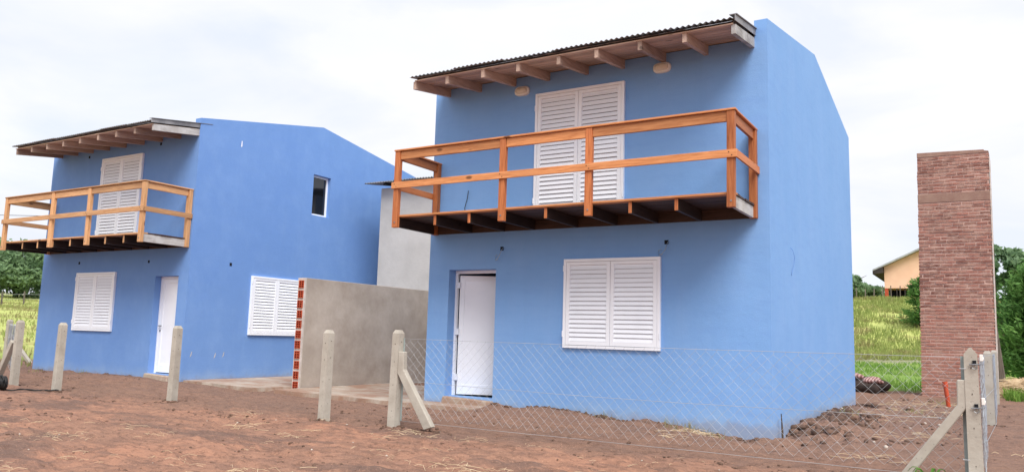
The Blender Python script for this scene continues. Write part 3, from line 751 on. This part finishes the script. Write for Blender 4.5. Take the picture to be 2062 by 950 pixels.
# ------------------------------------------------------------------ concrete posts, chain-link fences
def post_mesh(w=.15, h=1.27, tip=.045, kind=0):
    b = MB(); a = w/2; f = -.35
    lv = [(f, a*1.04), (.0, a*1.04), (h-tip, a*.94)]
    tp = a*.55
    v = []
    for z, r in lv: v += [(-r, -r, z), (r, -r, z), (r, r, z), (-r, r, z)]
    if kind == 0: v += [(-tp, -tp, h), (tp, -tp, h), (tp, tp, h), (-tp, tp, h)]
    else: v += [(0-.008, -a*.9, h), (.008, -a*.9, h), (.008, a*.9, h), (-.008, a*.9, h)]
    fs = [(k*4+i, k*4+(i+1) % 4, k*4+4+(i+1) % 4, k*4+4+i) for k in range(3) for i in range(4)]+[(12, 13, 14, 15)]
    b.add(v, fs)
    # wire holes down the middle of the face
    for z in (.22, .55, .85, 1.08): b.box(-.005, .005, -a*1.03, -a*.5, z, z+.013, 1); b.box(a*.5, a*1.02, -.005, .005, z+.03, z+.043, 1)
    return b.mesh('concrete_post', [POSTC, POSTH], bevel=0)
PM0, PM1 = post_mesh(), post_mesh(tip=.06, kind=1)
LABS = ['bare concrete post on open soil before the narrow wall between the left house door and the grey wall',
        'bare concrete post standing in front of the closed door of the farther house',
        'bare concrete post with black sleeve and hose at its foot, before the farther house']
for (x, y, lean, lab) in ((-5.44, -2.57, .016, 'bare concrete post on open soil in front of the grey plastered boundary wall'), (-9.04, -2.36, .012, LABS[1]), (-12.06, -2.57, .0, LABS[2])):
    z = g1(x, y, False)-.0
    p = link('concrete_post', PM0, None, (x, y, z-.01)); p.rotation_euler = (rnd.uniform(-.01, .01), lean, rnd.uniform(-.1, .1)); p.scale = (.77, .77, (.225-z)/1.27)
    tag(p, lab, 'post', 'bare concrete fence posts')
    if x < -11:
        s = MB(); s.box(-.095, .095, -.095, .095, -.05, .045); q = s.build('rubber_sleeve', BLACK, p, bevel=.02)

def chain(parent, x0, x1, z0f, z1, name='wire_mesh', off=None, cell=.118, r=.0019, jit=.005):
    """diamond mesh between x0 and x1 along local x in the plane y=0; nodes jittered; z0f(x) bottom"""
    b = MB(); half = cell/2; nx = int((x1-x0)/half); rowsn = int((z1-z0f((x0+x1)/2))/half)
    zr = [z1-k*half for k in range(rowsn+1)]
    node = {}
    def P(i, k, s):
        key = (i, k)
        if key not in node: node[key] = (rnd.gauss(0, jit*.6), rnd.gauss(0, jit), rnd.gauss(0, jit*.6))
        j = node[key]; return (x0+i*half+j[0], j[1]+s*.003+.01*math.sin(i*.13), zr[k]+j[2])
    for sgn in (1, -1):
        for i0 in range(-rowsn-2, nx+rowsn+2):
            run = []
            for k in range(rowsn+1):
                i = i0+sgn*k
                if (i+k) % 2: continue
                pass
            if i0 % 2: continue
            for k in range(rowsn+1):
                i = i0+sgn*k
                if 0 <= i <= nx: run.append(P(i, k, sgn))
                elif len(run) > 1: break
            if len(run) > 1: b.tube(run, r, 3, cap=False)
    for i in range(0, nx+1, 2):             # twisted barbs at the selvedge
        p = P(i, 0, 0); b.tube([p, (p[0]+.012, p[1], p[2]+.03)], r, 3, cap=False)
    o = b.build(name, WIRE, parent, fix=False); return o

FY = -2.38
FA, FB = (-4.40, FY), (2.292, FY)
fe = empty('chain_link_fence', (FA[0], FY, -1.0), label='chain-link wire fence on braced concrete posts round the nearer house', cat='fence')
fb = (FA[0], FY, -1.0)
def fpost(parent, me, x, y, zt, base, lean=0, w=1, nm='fence_post'):
    z = g1(x, y, False)-.02; p = link(nm, me, parent, (x-base[0], y-base[1], z-base[2])); p.scale = (w, w, (zt-z)/1.27); p.rotation_euler.y = lean; return p
fpost(fe, PM0, -4.36, FY, .24, fb, .012, .80)
fpost(fe, PM1, 2.305, FY, .215, fb, -.006, .76)
fpost(fe, PM0, 2.44, 4.2, .185, fb, -.006, .80)
fpost(fe, PM0, 2.56, 9.4, .20, fb, 0, .8)
# struts: left one leans to the right, right one leans to the left with an upright head
s = MB(); s.prism([(-4.292, -.045), (-4.205, -.045), (-4.195, -.28), (-3.69, -.985), (-3.82, -1.03), (-4.292, -.335)], 'y', FY-.055, FY+.03)
rel(s.build('strut', POSTC, fe, bevel=.008), fb)
s = MB(); s.prism([(2.18, -.08), (2.252, -.075), (2.252, -.325), (1.68, -1.12), (1.575, -1.12), (2.175, -.304)], 'y', FY-.05, FY+.055)
rel(s.build('strut', POSTC, fe, bevel=.008), fb)
# front mesh
front = chain(fe, 0, 6.53, lambda x: -.96, .095, r=.00125)
front.location = (.11, .045, 1.0)
wv = MB()
for z, sag in ((.125, .01), (-.43, .035), (-.955, .0)):
    pts = [(-4.3+i*(6.53/20), FY+.04, z-sag*math.sin(math.pi*i/20)+rnd.uniform(-.002, .002)) for i in range(21)]
    wv.tube(pts, .0022, 5)
rel(wv.build('tension_wire', WIRE, fe, smooth=True), fb)
# flat tension bars, eye bolts and wire strainers at the corner post
b = MB(); b.box(2.215, 2.248, FY+.035, FY+.041, -1.02, .135); rel(b.build('tension_bar', BAR, fe), fb)
b = MB(); b.box(-4.285, -4.265, FY+.04, FY+.046, -.95, .135); rel(b.build('tension_bar', BAR, fe), fb)
def hook(z):
    b = MB(); y = FY-.062
    b.box(2.312, 2.342, y-.008, y+.006, z+.005, z+.035, 1)
    b.tube([(2.285, y-.008, z-.002), (2.375, y-.014, z+.002)], .006, 6)
    b.tube([(2.327+.02*math.cos(t), y-.012, z-.022+.02*math.sin(t)) for t in [i*math.pi/6 for i in range(13)]], .0035, 5)
    b.tube([(2.375, y-.01, z), (2.392, y+.04, z+.006), (2.395, y+.2, z+.006)], .004, 5)
    return rel(b.build('eye_bolt', [STEEL, DARK], fe, smooth=False), fb)
hook(.065); hook(-.32)
for z in (.095, -.29):
    b = MB(); b.box(2.368, 2.395, FY-.05, FY+.02, z, z+.06); b.tube([(2.364, FY-.01, z+.02), (2.40, FY-.01, z+.02)], .02, 10); rel(b.build('wire_strainer', LAMPR, fe, bevel=.003), fb)
b = MB()
for z in (.02, -.78): b.tube([(2.205, FY+.03, z), (2.21, FY-.07, z+.003), (2.26, FY-.075, z+.003)], .004, 5)
rel(b.build('tie_wire', WIRE, fe), fb)
# side mesh runs back along the plot
ang = math.atan2(4.2-FY, 2.37-2.375)
side = chain(fe, 0, 6.5, lambda x: -.98, .095, r=.00125, jit=.006); side.location = (2.375-fb[0], FY+.02-fb[1], 1.0); side.rotation_euler.z = ang
side = chain(fe, 0, 5.2, lambda x: -.98, .095, r=.00125, jit=.006); side.location = (2.515-fb[0], 4.2-fb[1], 1.0); side.rotation_euler.z = R(89.5)
b = MB()
for z in (.125, -.40, -.95): b.tube([(2.378, FY, z), (2.376, 1, z-.01), (2.515, 4.2, z), (2.56, 9.4, z)], .003, 5)
rel(b.build('tension_wire', WIRE, fe, smooth=True), fb)

# fence corner at the far left
f2 = empty('chain_link_fence', (-14.05, -2.35, -1), label='braced concrete corner posts with wire mesh at the far left edge', cat='fence')
f2b = (-14.05, -2.35, -1)
fpost(f2, PM0, -13.9, -2.38, .24, f2b, .012, .8)
fpost(f2, PM0, -22.6, 1.75, .27, f2b, .0, .9)
s = MB(); s.bar((-14.10, -2.36, -.18), (-14.62, -2.36, -1.02), .1, .1, (0, 1, 0)); rel(s.build('strut', POSTC, f2, bevel=.006), f2b)
s = MB(); s.bar((-22.5, 1.75, -.2), (-21.5, 1.9, -1.0), .09, .09, (0, 1, 0)); rel(s.build('strut', POSTC, f2, bevel=.006), f2b)
c = chain(f2, 0, 9.5, lambda x: -.93, .12, r=.0018); c.location = (.1, .0, 1.0); c.rotation_euler.z = math.atan2(4.13, -8.7)
b = MB()
for z in (.10, -.4, -.93): b.tube([(-13.95, -2.35, z), (-18, -.42, z-.02), (-22.6, 1.75, z)], .003, 4)
rel(b.build('tension_wire', WIRE, f2), f2b)

# ------------------------------------------------------------------ small things on the ground
z = g1(1.74, 7.5)
b = MB(); b.tube([(0, 0, -.1), (-.03, 0, .25), (-.06, .02, .5)], .04, 12); b.tube([(-.05, .015, .42), (-.063, .02, .52)], .05, 12)
o = b.build('drain_pipe', PVC, smooth=False); o.location = (1.74, 7.5, z); tag(o, 'short orange plastic pipe sticking up out of the soil by the brick tower', 'pipe')

# striped tarp heap
zz = g1(-.35, 11.0)
hp = empty('tarp_heap', (-.35, 11.0, zz), label='pink and maroon striped tarp folded over a dark heap by the nearer house', cat='tarp')
def lump(name, c, r, mat, parent, seed, sub=3, amp=.22):
    bm = bmesh.new(); bmesh.ops.create_icosphere(bm, subdivisions=sub, radius=1)
    for v in bm.verts:
        p = v.co; k = 1+amp*(vn(np.array([p.x*2.1+seed]), np.array([p.y*2.1+p.z*1.7]), seed)[0]*2)
        v.co = Vector((p.x*r[0]*k+c[0], p.y*r[1]*k+c[1], p.z*r[2]*k+c[2]))
    me = bpy.data.meshes.new(name); bm.to_mesh(me); bm.free(); me.materials.append(mat); me.polygons.foreach_set('use_smooth', [True]*len(me.polygons))
    return link(name, me, parent)
lump('dark_base', (0, 0, .14), (.62, .4, .24), simple('dark_debris', lin(70, 58, 54), lin(44, 38, 36), 6, .95), hp, 3)
lump('tarp', (-.28, -.02, .37), (.36, .38, .13), SACK, hp, 5, amp=.3); lump('tarp', (.30, -.02, .30), (.27, .32, .11), SACK, hp, 9, amp=.3)

# hose coil at the left edge
x, y = -12.95, -3.1; z = g1(x, y)
hc = empty('hose_coil', (x, y, z), label='dark coiled hose lying at the left edge of the soil', cat='hose')
b = MB(); pts = []
for i in range(150):
    t = i*.33; rr = .10+.035*math.sin(i*.41); pts.append((rr*math.cos(t)*1.0, (i/150-.5)*.22, .13+rr*math.sin(t)))
b.tube(pts, .018, 6); b.build('hose_loops', BLACK, hc, smooth=True)
lump('hose_core', (0, 0, .13), (.10, .12, .12), BLACK, hc, 4, 2)
b = MB(); pts = []
for i in range(24):
    t = i/23; xx = -12.9+t*.95; yy = -3.05+t*.42+.06*math.sin(t*7); pts.append((xx, yy, g1(xx, yy)+.015))
b.tube(pts, .015, 6); o = b.build('black_hose', BLACK, smooth=True); tag(o, 'thin black hose on the soil running from the coil to a concrete post', 'hose')

# weathered wooden post behind the tower
gzb = g1(2.72, 13.2, False)
b = MB(); b.bar((2.80, 13.2, gzb-.3), (2.60, 13.2, 1.15), .17, .16, (0, 1, 0), 0, .11, .1)
o = b.build('wooden_post', GRD, bevel=.02); tag(o, 'weathered grey wooden post leaning beside the brick tower', 'post')
# thin rusty stick against the corner of the house
b = MB(); b.tube([(.06, .30, -1.1), (.055, .31, -.95), (.05, .305, -.83), (.045, .30, -.72)], [.012, .014, .009, .006], 6)
o = b.build('stick', BARK); tag(o, 'thin dark stick standing against the side wall near the front corner', 'stick')

# ------------------------------------------------------------------ salmon house on the rise
sx0, sx1, sy = -5.7, 2.3, 72.0
gh = g1(-4, 72, False)
sh = empty('hilltop_house', (0, sy, gh), label='salmon coloured house with a grey gabled roof on the grassy rise', cat='house')
ez, rz_ = 3.0+4.6-gh+.0, 0
ev = 7.85-gh; rg = 9.75-gh; xm = (sx0+sx1)/2
b = MB()
b.prism([(sx0, .85+.4), (sx0+2.2, 1.25), (sx0+2.2, -1.0), (sx1, -1.0), (sx1, ev), (xm, rg), (sx0, ev)], 'y', 0, 9); b.build('wall', SALMON, sh)
b = MB(); b.box(sx0+.0, sx0+.3, .02, .35, -1, 1.25); b.build('porch_pier', CLAY, sh)
b = MB(); b.box(sx0+.1, sx0+2.19, 3, 3.2, -1, 1.25); b.build('porch_shade_panel', DARK, sh)  # near-black panel standing in for the shade inside the porch opening
b = MB(); b.box(sx0+1.0, sx0+1.08, .05, .13, -1, 1.25); b.box(sx0+1.7, sx0+1.78, .05, .13, -1, 1.25); b.build('porch_post', FASCIA, sh)
k = (rg-ev)/(xm-sx0)
for s_, e_ in ((-1, sx0-.95), (1, sx1+.95)):
    b = MB(); ze_ = ev-.95*k
    b.prism([(e_, ze_+.02), (xm, rg+.02), (xm, rg+.20), (e_, ze_+.17)], 'y', -.7, 9.5); b.build('roof', ROOFG, sh)
    b = MB(); b.prism([(e_, ze_-.28), (e_+s_*-.9, ze_-.28+.12), (e_+s_*-.9, ze_+.9*k+.0), (e_, ze_)], 'y', -.68, 9.4); b.build('fascia', FASCIA, sh)

# ------------------------------------------------------------------ trees and bushes
def foliage(center, rad, n, size, rs, shape='dome', clumps=16):
    """leaf cards in clumps filling an ellipsoid"""
    cl = []
    while len(cl) < clumps:
        p = np.array([rs.uniform(-1, 1) for _ in range(3)])
        if np.linalg.norm(p) < 1: cl.append((p*np.array(rad)*.78, rs.uniform(.28, .5)))
    co = []; 
    per = n//clumps
    nr = np.random.RandomState(rs.randrange(10**6))
    for c, k in cl:
        d = nr.normal(size=(per, 3)); d /= np.linalg.norm(d, axis=1)[:, None]
        rr = nr.uniform(.35, 1.05, (per, 1))**.5*k
        co.append(c+d*rr*np.array(rad)*(.8 if shape == 'dome' else .6))
    co = np.concatenate(co)+np.array(center)
    m_ = len(co); a = nr.normal(size=(m_, 3)); a /= np.linalg.norm(a, axis=1)[:, None]
    b = np.cross(a, nr.normal(size=(m_, 3))); b /= np.linalg.norm(b, axis=1)[:, None]
    sz = size*nr.uniform(.6, 1.4, (m_, 1)); a = a*sz; b = b*sz*.55
    v = np.stack([co-a, co-b, co+a, co+b], 1).reshape(-1, 3)
    return v
def leaf_obj(name, v, mat, parent):
    me = bpy.data.meshes.new(name); n = len(v)
    me.vertices.add(n); me.vertices.foreach_set('co', v.ravel()); me.loops.add(n); me.loops.foreach_set('vertex_index', np.arange(n))
    me.polygons.add(n//4); me.polygons.foreach_set('loop_start', np.arange(0, n, 4)); me.polygons.foreach_set('loop_total', np.full(n//4, 4))
    me.materials.append(mat); me.update(); return link(name, me, parent)
def tree(x, y, h, rad, label, mat, n=9000, size=.22, name='tree', cat='tree', group=None, trunk=.3, seed=1, low=.35, clumps=22):
    z = g1(x, y, False); rs = random.Random(seed)
    T = empty(name, (x, y, z), label=label, cat=cat, group=group)
    b = MB(); b.tube([(0, 0, -.3), (rs.uniform(-.1, .1), 0, h*.25), (rs.uniform(-.2, .2), .1, h*.55), (rs.uniform(-.3, .3), 0, h*.85)], [trunk, trunk*.8, trunk*.5, trunk*.12], 8)
    for i in range(7):
        a = rs.uniform(0, 6.28); z0 = h*rs.uniform(.25, .6); L = rad*rs.uniform(.5, .9)
        b.tube([(0, 0, z0), (math.cos(a)*L*.5, math.sin(a)*L*.5, z0+L*.35), (math.cos(a)*L, math.sin(a)*L, z0+L*.6)], [trunk*.4, trunk*.22, trunk*.06], 5)
    b.build('trunk', BARK, T, smooth=True)
    v = foliage((0, 0, h*(1+low)/2), (rad, rad, h*(1-low)/2), n, size, rs, clumps=clumps)
    leaf_obj('crown', v, mat, T); return T
GL = 'trees at the far edge of the left field'
tree(-86, 24.5, 7.6, 4.6, 'broad green tree at the very left edge of the picture beyond the field', LEAF1, 9000, .24, group=GL, seed=3, low=-.12, clumps=50)
tree(-84, 32.5, 6.6, 4.4, 'rounded tree just left of the farther blue house beyond the field', LEAF1, 8500, .22, group=GL, seed=5, low=-.12, clumps=40)
tree(-80, 37.3, 5.2, 2.4, 'small yellow green tree touching the edge of the farther house', LEAF2, 5000, .2, group=GL, seed=8, low=-.12, clumps=20)
tree(-92, 29.0, 6.8, 5.0, 'darker tree standing behind the gap between the two left field trees', LEAF1, 6500, .26, group=GL, seed=12, low=-.15, clumps=36)
GR = 'low trees behind the grassy rise'
tree(-11.2, 84, 4.2, 3.0, 'low bushy tree on the rise just right of the nearer blue house', LEAF1, 7000, .22, group=GR, seed=21, low=.0, clumps=26)
tree(-8.2, 86, 3.2, 2.0, 'small tree on the rise beside the salmon house', LEAF1, 5000, .2, group=GR, seed=22, low=.0, clumps=18)
tree(-15.5, 88, 4.4, 3.4, 'low tree on the rise half hidden by the nearer blue house', LEAF1, 6000, .25, group=GR, seed=23, low=.0, clumps=26)

def conifer(x, y, z, h, rad, label, n, size, seed, mat=LEAF3, lean=0, name='conifer_bush', group=None):
    rs = random.Random(seed); T = empty(name, (x, y, z), label=label, cat='bush', group=group)
    b = MB(); b.tube([(0, 0, -.3), (0, 0, h*.4), (lean, 0, h*.85)], [.09, .07, .02], 7)
    nr = np.random.RandomState(seed); V = []
    nbr = int(n/60)
    for i in range(nbr):                       # feathery upswept sprays
        t = rs.random()**.8; z0 = h*(.02+.93*t); a = rs.uniform(0, 6.283)
        L = rad*(1-.72*t**1.6)*rs.uniform(.5, 1.12)
        e = np.array([math.cos(a)*L+lean*t, math.sin(a)*L, z0+L*rs.uniform(.05, .55)]); s0 = np.array([lean*t, 0, z0-.1])
        if i % 6 == 0: b.tube([tuple(s0), tuple((s0+e)/2+[0, 0, -.05]), tuple(e)], [.02, .012, .004], 4, cap=False)
        k = 60; u = nr.uniform(.35, 1.05, (k, 1)); p = s0+(e-s0)*u+nr.normal(0, .07*rad, (k, 3))
        d = (e-s0)/np.linalg.norm(e-s0)+nr.normal(0, .45, (k, 3)); d /= np.linalg.norm(d, axis=1)[:, None]
        w = np.cross(d, nr.normal(size=(k, 3))); w /= np.linalg.norm(w, axis=1)[:, None]
        sz = size*nr.uniform(.6, 1.4, (k, 1)); V.append(np.stack([p-d*sz, p-w*sz*.3, p+d*sz, p+w*sz*.3], 1))
    b.build('trunk', BARK, T, smooth=True); leaf_obj('crown', np.concatenate(V).reshape(-1, 3), mat, T); return T
conifer(-1.35, 55, g1(-1.35, 55, False)-.1, 4.0, 1.75, 'feathery green bush on the rise, half hidden by the left side of the brick tower', 6500, .16, 31)
b = MB(); 
gr = 'large feathery bushes behind the brick tower'
conifer(3.75, 16.2, -.9, 3.5, 1.55, 'big feathery green bush right of the brick tower', 20000, .10, 33, group=gr)
conifer(5.3, 17.5, -.9, 2.7, 1.5, 'large bush at the right edge of the picture, lower than its neighbour', 12000, .11, 34, group=gr)
tree(2.95, 24, 4.9, 1.2, 'dark tree top peeping over the feathery bushes right of the tower', LEAF1, 3500, .12, seed=41, low=.55, trunk=.12, clumps=12)

# ------------------------------------------------------------------ straw heap and weeds on the right
def straws(cx, cy, r, n, L, zf, seed, h=.0, rad=.004):
    rs = random.Random(seed); b = MB()
    for _ in range(n):
        a = rs.uniform(0, 6.283); q = r*math.sqrt(rs.random()); x = cx+q*math.cos(a); y = cy+q*math.sin(a)
        z = zf(x, y)+.006+h*max(0, 1-(q/r)**2)*rs.uniform(.6, 1)
        t = rs.uniform(0, 6.283); l = L*rs.uniform(.4, 1.2); bend = rs.uniform(-.3, .3)*l; dz = rs.uniform(-.02, .16)*l
        p = [(x, y, z), (x+math.cos(t)*l*.5-math.sin(t)*bend*.4, y+math.sin(t)*l*.5+math.cos(t)*bend*.4, z+dz+.004), (x+math.cos(t)*l, y+math.sin(t)*l, z+dz*.4)]
        b.tube(p, rad*rs.uniform(.6, 1.2), 3, cap=False)
    return b
o = straws(3.35, 12.8, .95, 2600, .38, lambda x, y: g1(x, y, False), 5, .46, .006)
lm = lump('straw_heap', (3.35, 12.8, -.75), (.66, .5, .24), STRAW, None, 7, 3, .25)
tag(lm, 'heap of dry straw on the weeds at the right edge', 'straw')
ob = o.build('loose_stalks', STRAW, lm, fix=False); ob['kind'] = 'stuff'

def blades(name, pts, mat, h, w, label, lean=.5, parent=None, kind='stuff'):
    nr = np.random.RandomState(len(pts)); P = np.array(pts); n = len(P)
    a = nr.uniform(0, 6.283, n); hh = h*nr.uniform(.45, 1.25, n); t = nr.uniform(0, 6.283, n); ln = lean*hh*nr.uniform(.2, 1, n)
    dx, dy = np.cos(a)*w, np.sin(a)*w; ex, ey = np.cos(t)*ln, np.sin(t)*ln
    v0 = P+np.stack([dx, dy, -0*dx], 1); v1 = P-np.stack([dx, dy, 0*dx], 1)
    m1 = P+np.stack([ex*.35-dx*.8, ey*.35-dy*.8, hh*.6], 1); m0 = P+np.stack([ex*.35+dx*.8, ey*.35+dy*.8, hh*.6], 1)
    tp = P+np.stack([ex, ey, hh], 1); tp2 = tp+np.stack([dx*.1, dy*.1, 0*dx], 1)
    v = np.concatenate([np.stack([v0, v1, m1, m0], 1), np.stack([m0, m1, tp, tp2], 1)]).reshape(-1, 3)
    o = leaf_obj(name, v, mat, parent)
    if parent is None: tag(o, label, 'grass', kind=kind)
    return o
def scatter(n, x0, x1, y0, y1, seed, test=None, clump=0):
    nr = np.random.RandomState(seed); x = nr.uniform(x0, x1, n); y = nr.uniform(y0, y1, n)
    if clump: m_ = fbm(x/clump, y/clump, seed, 3) > nr.uniform(-.5, .35, n); x, y = x[m_], y[m_]
    if test is not None: m_ = test(x, y); x, y = x[m_], y[m_]
    return np.stack([x, y, gz(x, y)-.01], 1)
blades('green_grass', scatter(26000, -9, 6, 12.0, 34, 3, lambda x, y: (y > 12.2+1.6*fbm(x, y, 2, 3)) & ~((x > .9) & (x < 2.8) & (y < 12.3)), .9), GRASSG, .17, .010, 'green grass behind the plots')
blades('green_weeds', scatter(5000, 2.75, 6, 10.2, 13.5, 4, lambda x, y: y > 10.6+1.2*fbm(x*2, y, 2, 3), .5), GRASSG, .24, .018, 'low green weeds right of the brick tower', .9)
blades('hill_grass', scatter(60000, -16, 10, 40, 74, 5, None, 2.2), GRASSY, .36, .03, 'yellow green rough grass on the rise')
blades('field_grass', scatter(60000, -84, -19, 0, 40, 6, lambda x, y: (y > (-x-19)*.15) & (y < 4+(-x-19)*.62), 1.5), GRASSY, .20, .022, 'yellow green rough grass of the left field')
# sparse dry tufts near the houses
tufts = []
tr = random.Random(5)
for (x, y, n) in ((-1.0, -.25, 60), (-1.2, -.2, 40), (-2.3, -.15, 25), (-.7, -.3, 40), (.5, 3.2, 30), (1.2, 5.5, 30), (1.6, 8.5, 40), (2.2, 7.3, 30), (-16.8, -.4, 20), (-15.0, -.4, 20)):
    for _ in range(n):
        xx, yy = x+tr.gauss(0, .12), y+tr.gauss(0, .09); tufts.append((xx, yy, g1(xx, yy)))
blades('dry_tufts', tufts, GRASSY, .10, .003, 'sparse dry grass tufts along the house foot', 1.0)

# weed at the foot of the right strut
wz = g1(1.98, -2.55)
wd = empty('leafy_weed', (1.95, -2.62, wz), label='bright green leafy weed at the foot of the right fence strut', cat='plant')
for i in range(13):
    a = rnd.uniform(0, 6.283); L = rnd.uniform(.12, .22); w = .014; b = MB(); vs = []
    for k in range(6):
        t = k/5; r_ = L*t*.85; zz_ = .24*math.sin(t*2.3)*(L/.28); ww = w*math.sin(math.pi*(t*.9+.08))
        vs += [(math.cos(a)*r_-math.sin(a)*ww, math.sin(a)*r_+math.cos(a)*ww, zz_), (math.cos(a)*r_, math.sin(a)*r_, zz_-.006), (math.cos(a)*r_+math.sin(a)*ww, math.sin(a)*r_-math.cos(a)*ww, zz_)]
    b.add(vs, [(3*k+j, 3*k+3+j, 3*k+4+j, 3*k+1+j) for k in range(5) for j in (0, 1)]); b.build('leaf', LEAF2, wd, smooth=True, fix=False)

# ------------------------------------------------------------------ clods, stones, straw on the soil
def clod_obj(name, spots, mat, label):
    bm = bmesh.new(); bmesh.ops.create_icosphere(bm, subdivisions=1, radius=1)
    bv = np.array([v.co for v in bm.verts]); bf = np.array([[v.index for v in f.verts] for f in bm.faces]); bm.free()
    nr = np.random.RandomState(len(spots)); V = []; F = []
    for i, (x, y, z, s) in enumerate(spots):
        k = bv*(1+nr.uniform(-.38, .38, (len(bv), 1)))*np.array([s*nr.uniform(.7, 1.4), s*nr.uniform(.7, 1.4), s*nr.uniform(.45, .85)])
        a = nr.uniform(0, 6.28); c_, s_ = math.cos(a), math.sin(a); k = k@np.array([[c_, s_, 0], [-s_, c_, 0], [0, 0, 1]])
        V.append(k+np.array([x, y, z])); F.append(bf+i*len(bv))
    V = np.concatenate(V); F = np.concatenate(F)
    me = bpy.data.meshes.new(name); me.vertices.add(len(V)); me.vertices.foreach_set('co', V.ravel()); me.loops.add(F.size); me.loops.foreach_set('vertex_index', F.ravel())
    me.polygons.add(len(F)); me.polygons.foreach_set('loop_start', np.arange(0, F.size, 3)); me.polygons.foreach_set('loop_total', np.full(len(F), 3)); me.materials.append(mat); me.update()
    tag(link(name, me), label, None, kind='stuff')
nr = np.random.RandomState(11); sp = []
def add_spots(n, x0, x1, y0, y1, s0, s1, test=None):
    x = nr.uniform(x0, x1, n); y = nr.uniform(y0, y1, n); s = s0+(s1-s0)*nr.uniform(0, 1, n)**3
    dens = fbm(x/1.5, y/.5, 77, 3) > nr.uniform(-.12, .62, n)
    if test is not None: dens &= test(x, y)
    x, y, s = x[dens], y[dens], s[dens]; z = gz(x, y)
    ok = ~((x > -11.9) & (x < -9.2) & (y > -.35)) & ~((x > -9) & (x < -4.2) & (y > -.5))
    for a in zip(x[ok], y[ok], z[ok], s[ok]): sp.append(a)
add_spots(6500, -8, 4, -7.8, -2.2, .004, .022); add_spots(4200, -16, 4, -3.5, -.05, .006, .03); add_spots(1500, -18, -8, -6, -2, .01, .035)
add_spots(1600, .02, 2.3, -.3, 7.5, .008, .05); add_spots(2600, .02, .85, .2, 6.2, .015, .075); add_spots(700, .02, .45, .6, 5.5, .03, .10)
add_spots(900, -4.1, -.05, -.35, -.03, .012, .045); add_spots(600, -17.2, -12.5, -.6, -.15, .015, .06); add_spots(1200, 0, 6, 7, 12, .01, .05); add_spots(900, 2.6, 5, -5, 9, .006, .03)
for (px_, py_) in ((-5.44, -2.57), (-9.04, -2.36), (-12.06, -2.57), (-4.36, -2.38), (-3.76, -2.4), (2.3, -2.38), (1.65, -2.4), (2.44, 4.2), (-13.9, -2.38)):
    for _ in range(45):
        a_, q_ = nr.uniform(0, 6.28), .09+abs(nr.normal(0, .09)); xx, yy = px_+math.cos(a_)*q_, py_+math.sin(a_)*q_
        sp.append((xx, yy, g1(xx, yy)+.002, nr.uniform(.008, .03)))
clod_obj('soil_clods', sp, CLOD, 'loose clods of brown soil')
st = [(nr.uniform(-7, 4), nr.uniform(-7.5, -2), 0, nr.uniform(.005, .014)) for _ in range(90)]+[(nr.uniform(0, 2.3), nr.uniform(0, 9), 0, nr.uniform(.008, .03)) for _ in range(50)]+[(3.25, 10.6, 0, .07), (3.4, 10.7, 0, .05)]
st = [(x, y, g1(x, y)+s*.3, s) for x, y, _, s in st]
clod_obj('pale_stones', st, simple('pale_stone', lin(206, 196, 184), lin(176, 162, 150), 12, .85), 'small pale stones and mortar crumbs on the soil')
# straw stalks
b = MB()
for i in range(60):
    cx, cy = nr.uniform(-7, 3.2), nr.uniform(-7.3, -2.6); k = nr.randint(3, 16); q = straws(cx, cy, nr.uniform(.08, .45), k, .13, g1, 100+i, 0, .0017); b.add(q.v, q.f)
for (cx, cy, r_, k) in ((-3.7, -3.0, .4, 26), (-1.7, -4.7, .3, 22), (-5.6, -3.7, .25, 16), (-.2, -6.4, .6, 50), (-7.1, -5.2, .9, 18), (-2.7, -5.9, .5, 26), (.4, -5.6, .9, 30), (1.4, 1.8, .6, 40), (1.5, 5.4, .8, 90), (.9, 4.0, .5, 30), (1.2, 8.0, .8, 90), (2.9, .5, .5, 16), (-1.1, -.9, .3, 30), (-.9, -.4, .22, 60), (1.3, -1.2, .5, 26)):
    q = straws(cx, cy, r_, k, .22, g1, int(cx*10+cy*7)+300, .01, .0026); b.add(q.v, q.f)
o = b.build('straw_litter', STRAW, fix=False); tag(o, 'dry straw stalks littered over the soil', None, kind='stuff')

# distant field posts and an overhead wire on the left
fp = empty('field_fence', (-45, 12, 0), label='old wire fence with thin wooden posts far across the left field', cat='fence')
for i in range(12):
    x, y = -62-i*.6, 12+i*2.0; zz = g1(x, y, False); b = MB(); b.bar((x+45, y-12, zz-.2), (x+45+rnd.uniform(-.05, .05), y-12, zz+1.15), .09, .09, (0, 1, 0)); b.build('post', GRD, fp)
b = MB()
for h in (.5, .9): b.tube([(-62-i*.6+45, 12+i*2.0-12, g1(-62-i*.6, 12+i*2.0, False)+h) for i in range(12)], .01, 4)
b.build('wire', WIRE, fp)
ff = empty('hill_fence', (-5, 70, 0), label='row of thin wooden stakes along the top of the grassy rise', cat='fence')
for i in range(9):
    x = -9.5+i*.75; y = 70.5; zz = g1(x, y, False); b = MB(); b.bar((x+5, .5, zz-.2), (x+5+rnd.uniform(-.05, .05), .5, zz+rnd.uniform(.9, 1.5)), .08, .08, (0, 1, 0)); b.build('stake', GRD, ff)
b = MB(); b.tube([(-60+i*3, 14+i*3.0*.33, 6.9+.004*(i-12)**2) for i in range(-14, 15)], .018, 5)
o = b.build('overhead_wire', BLACK); tag(o, 'thin overhead cable crossing the sky at the far left', 'cable')
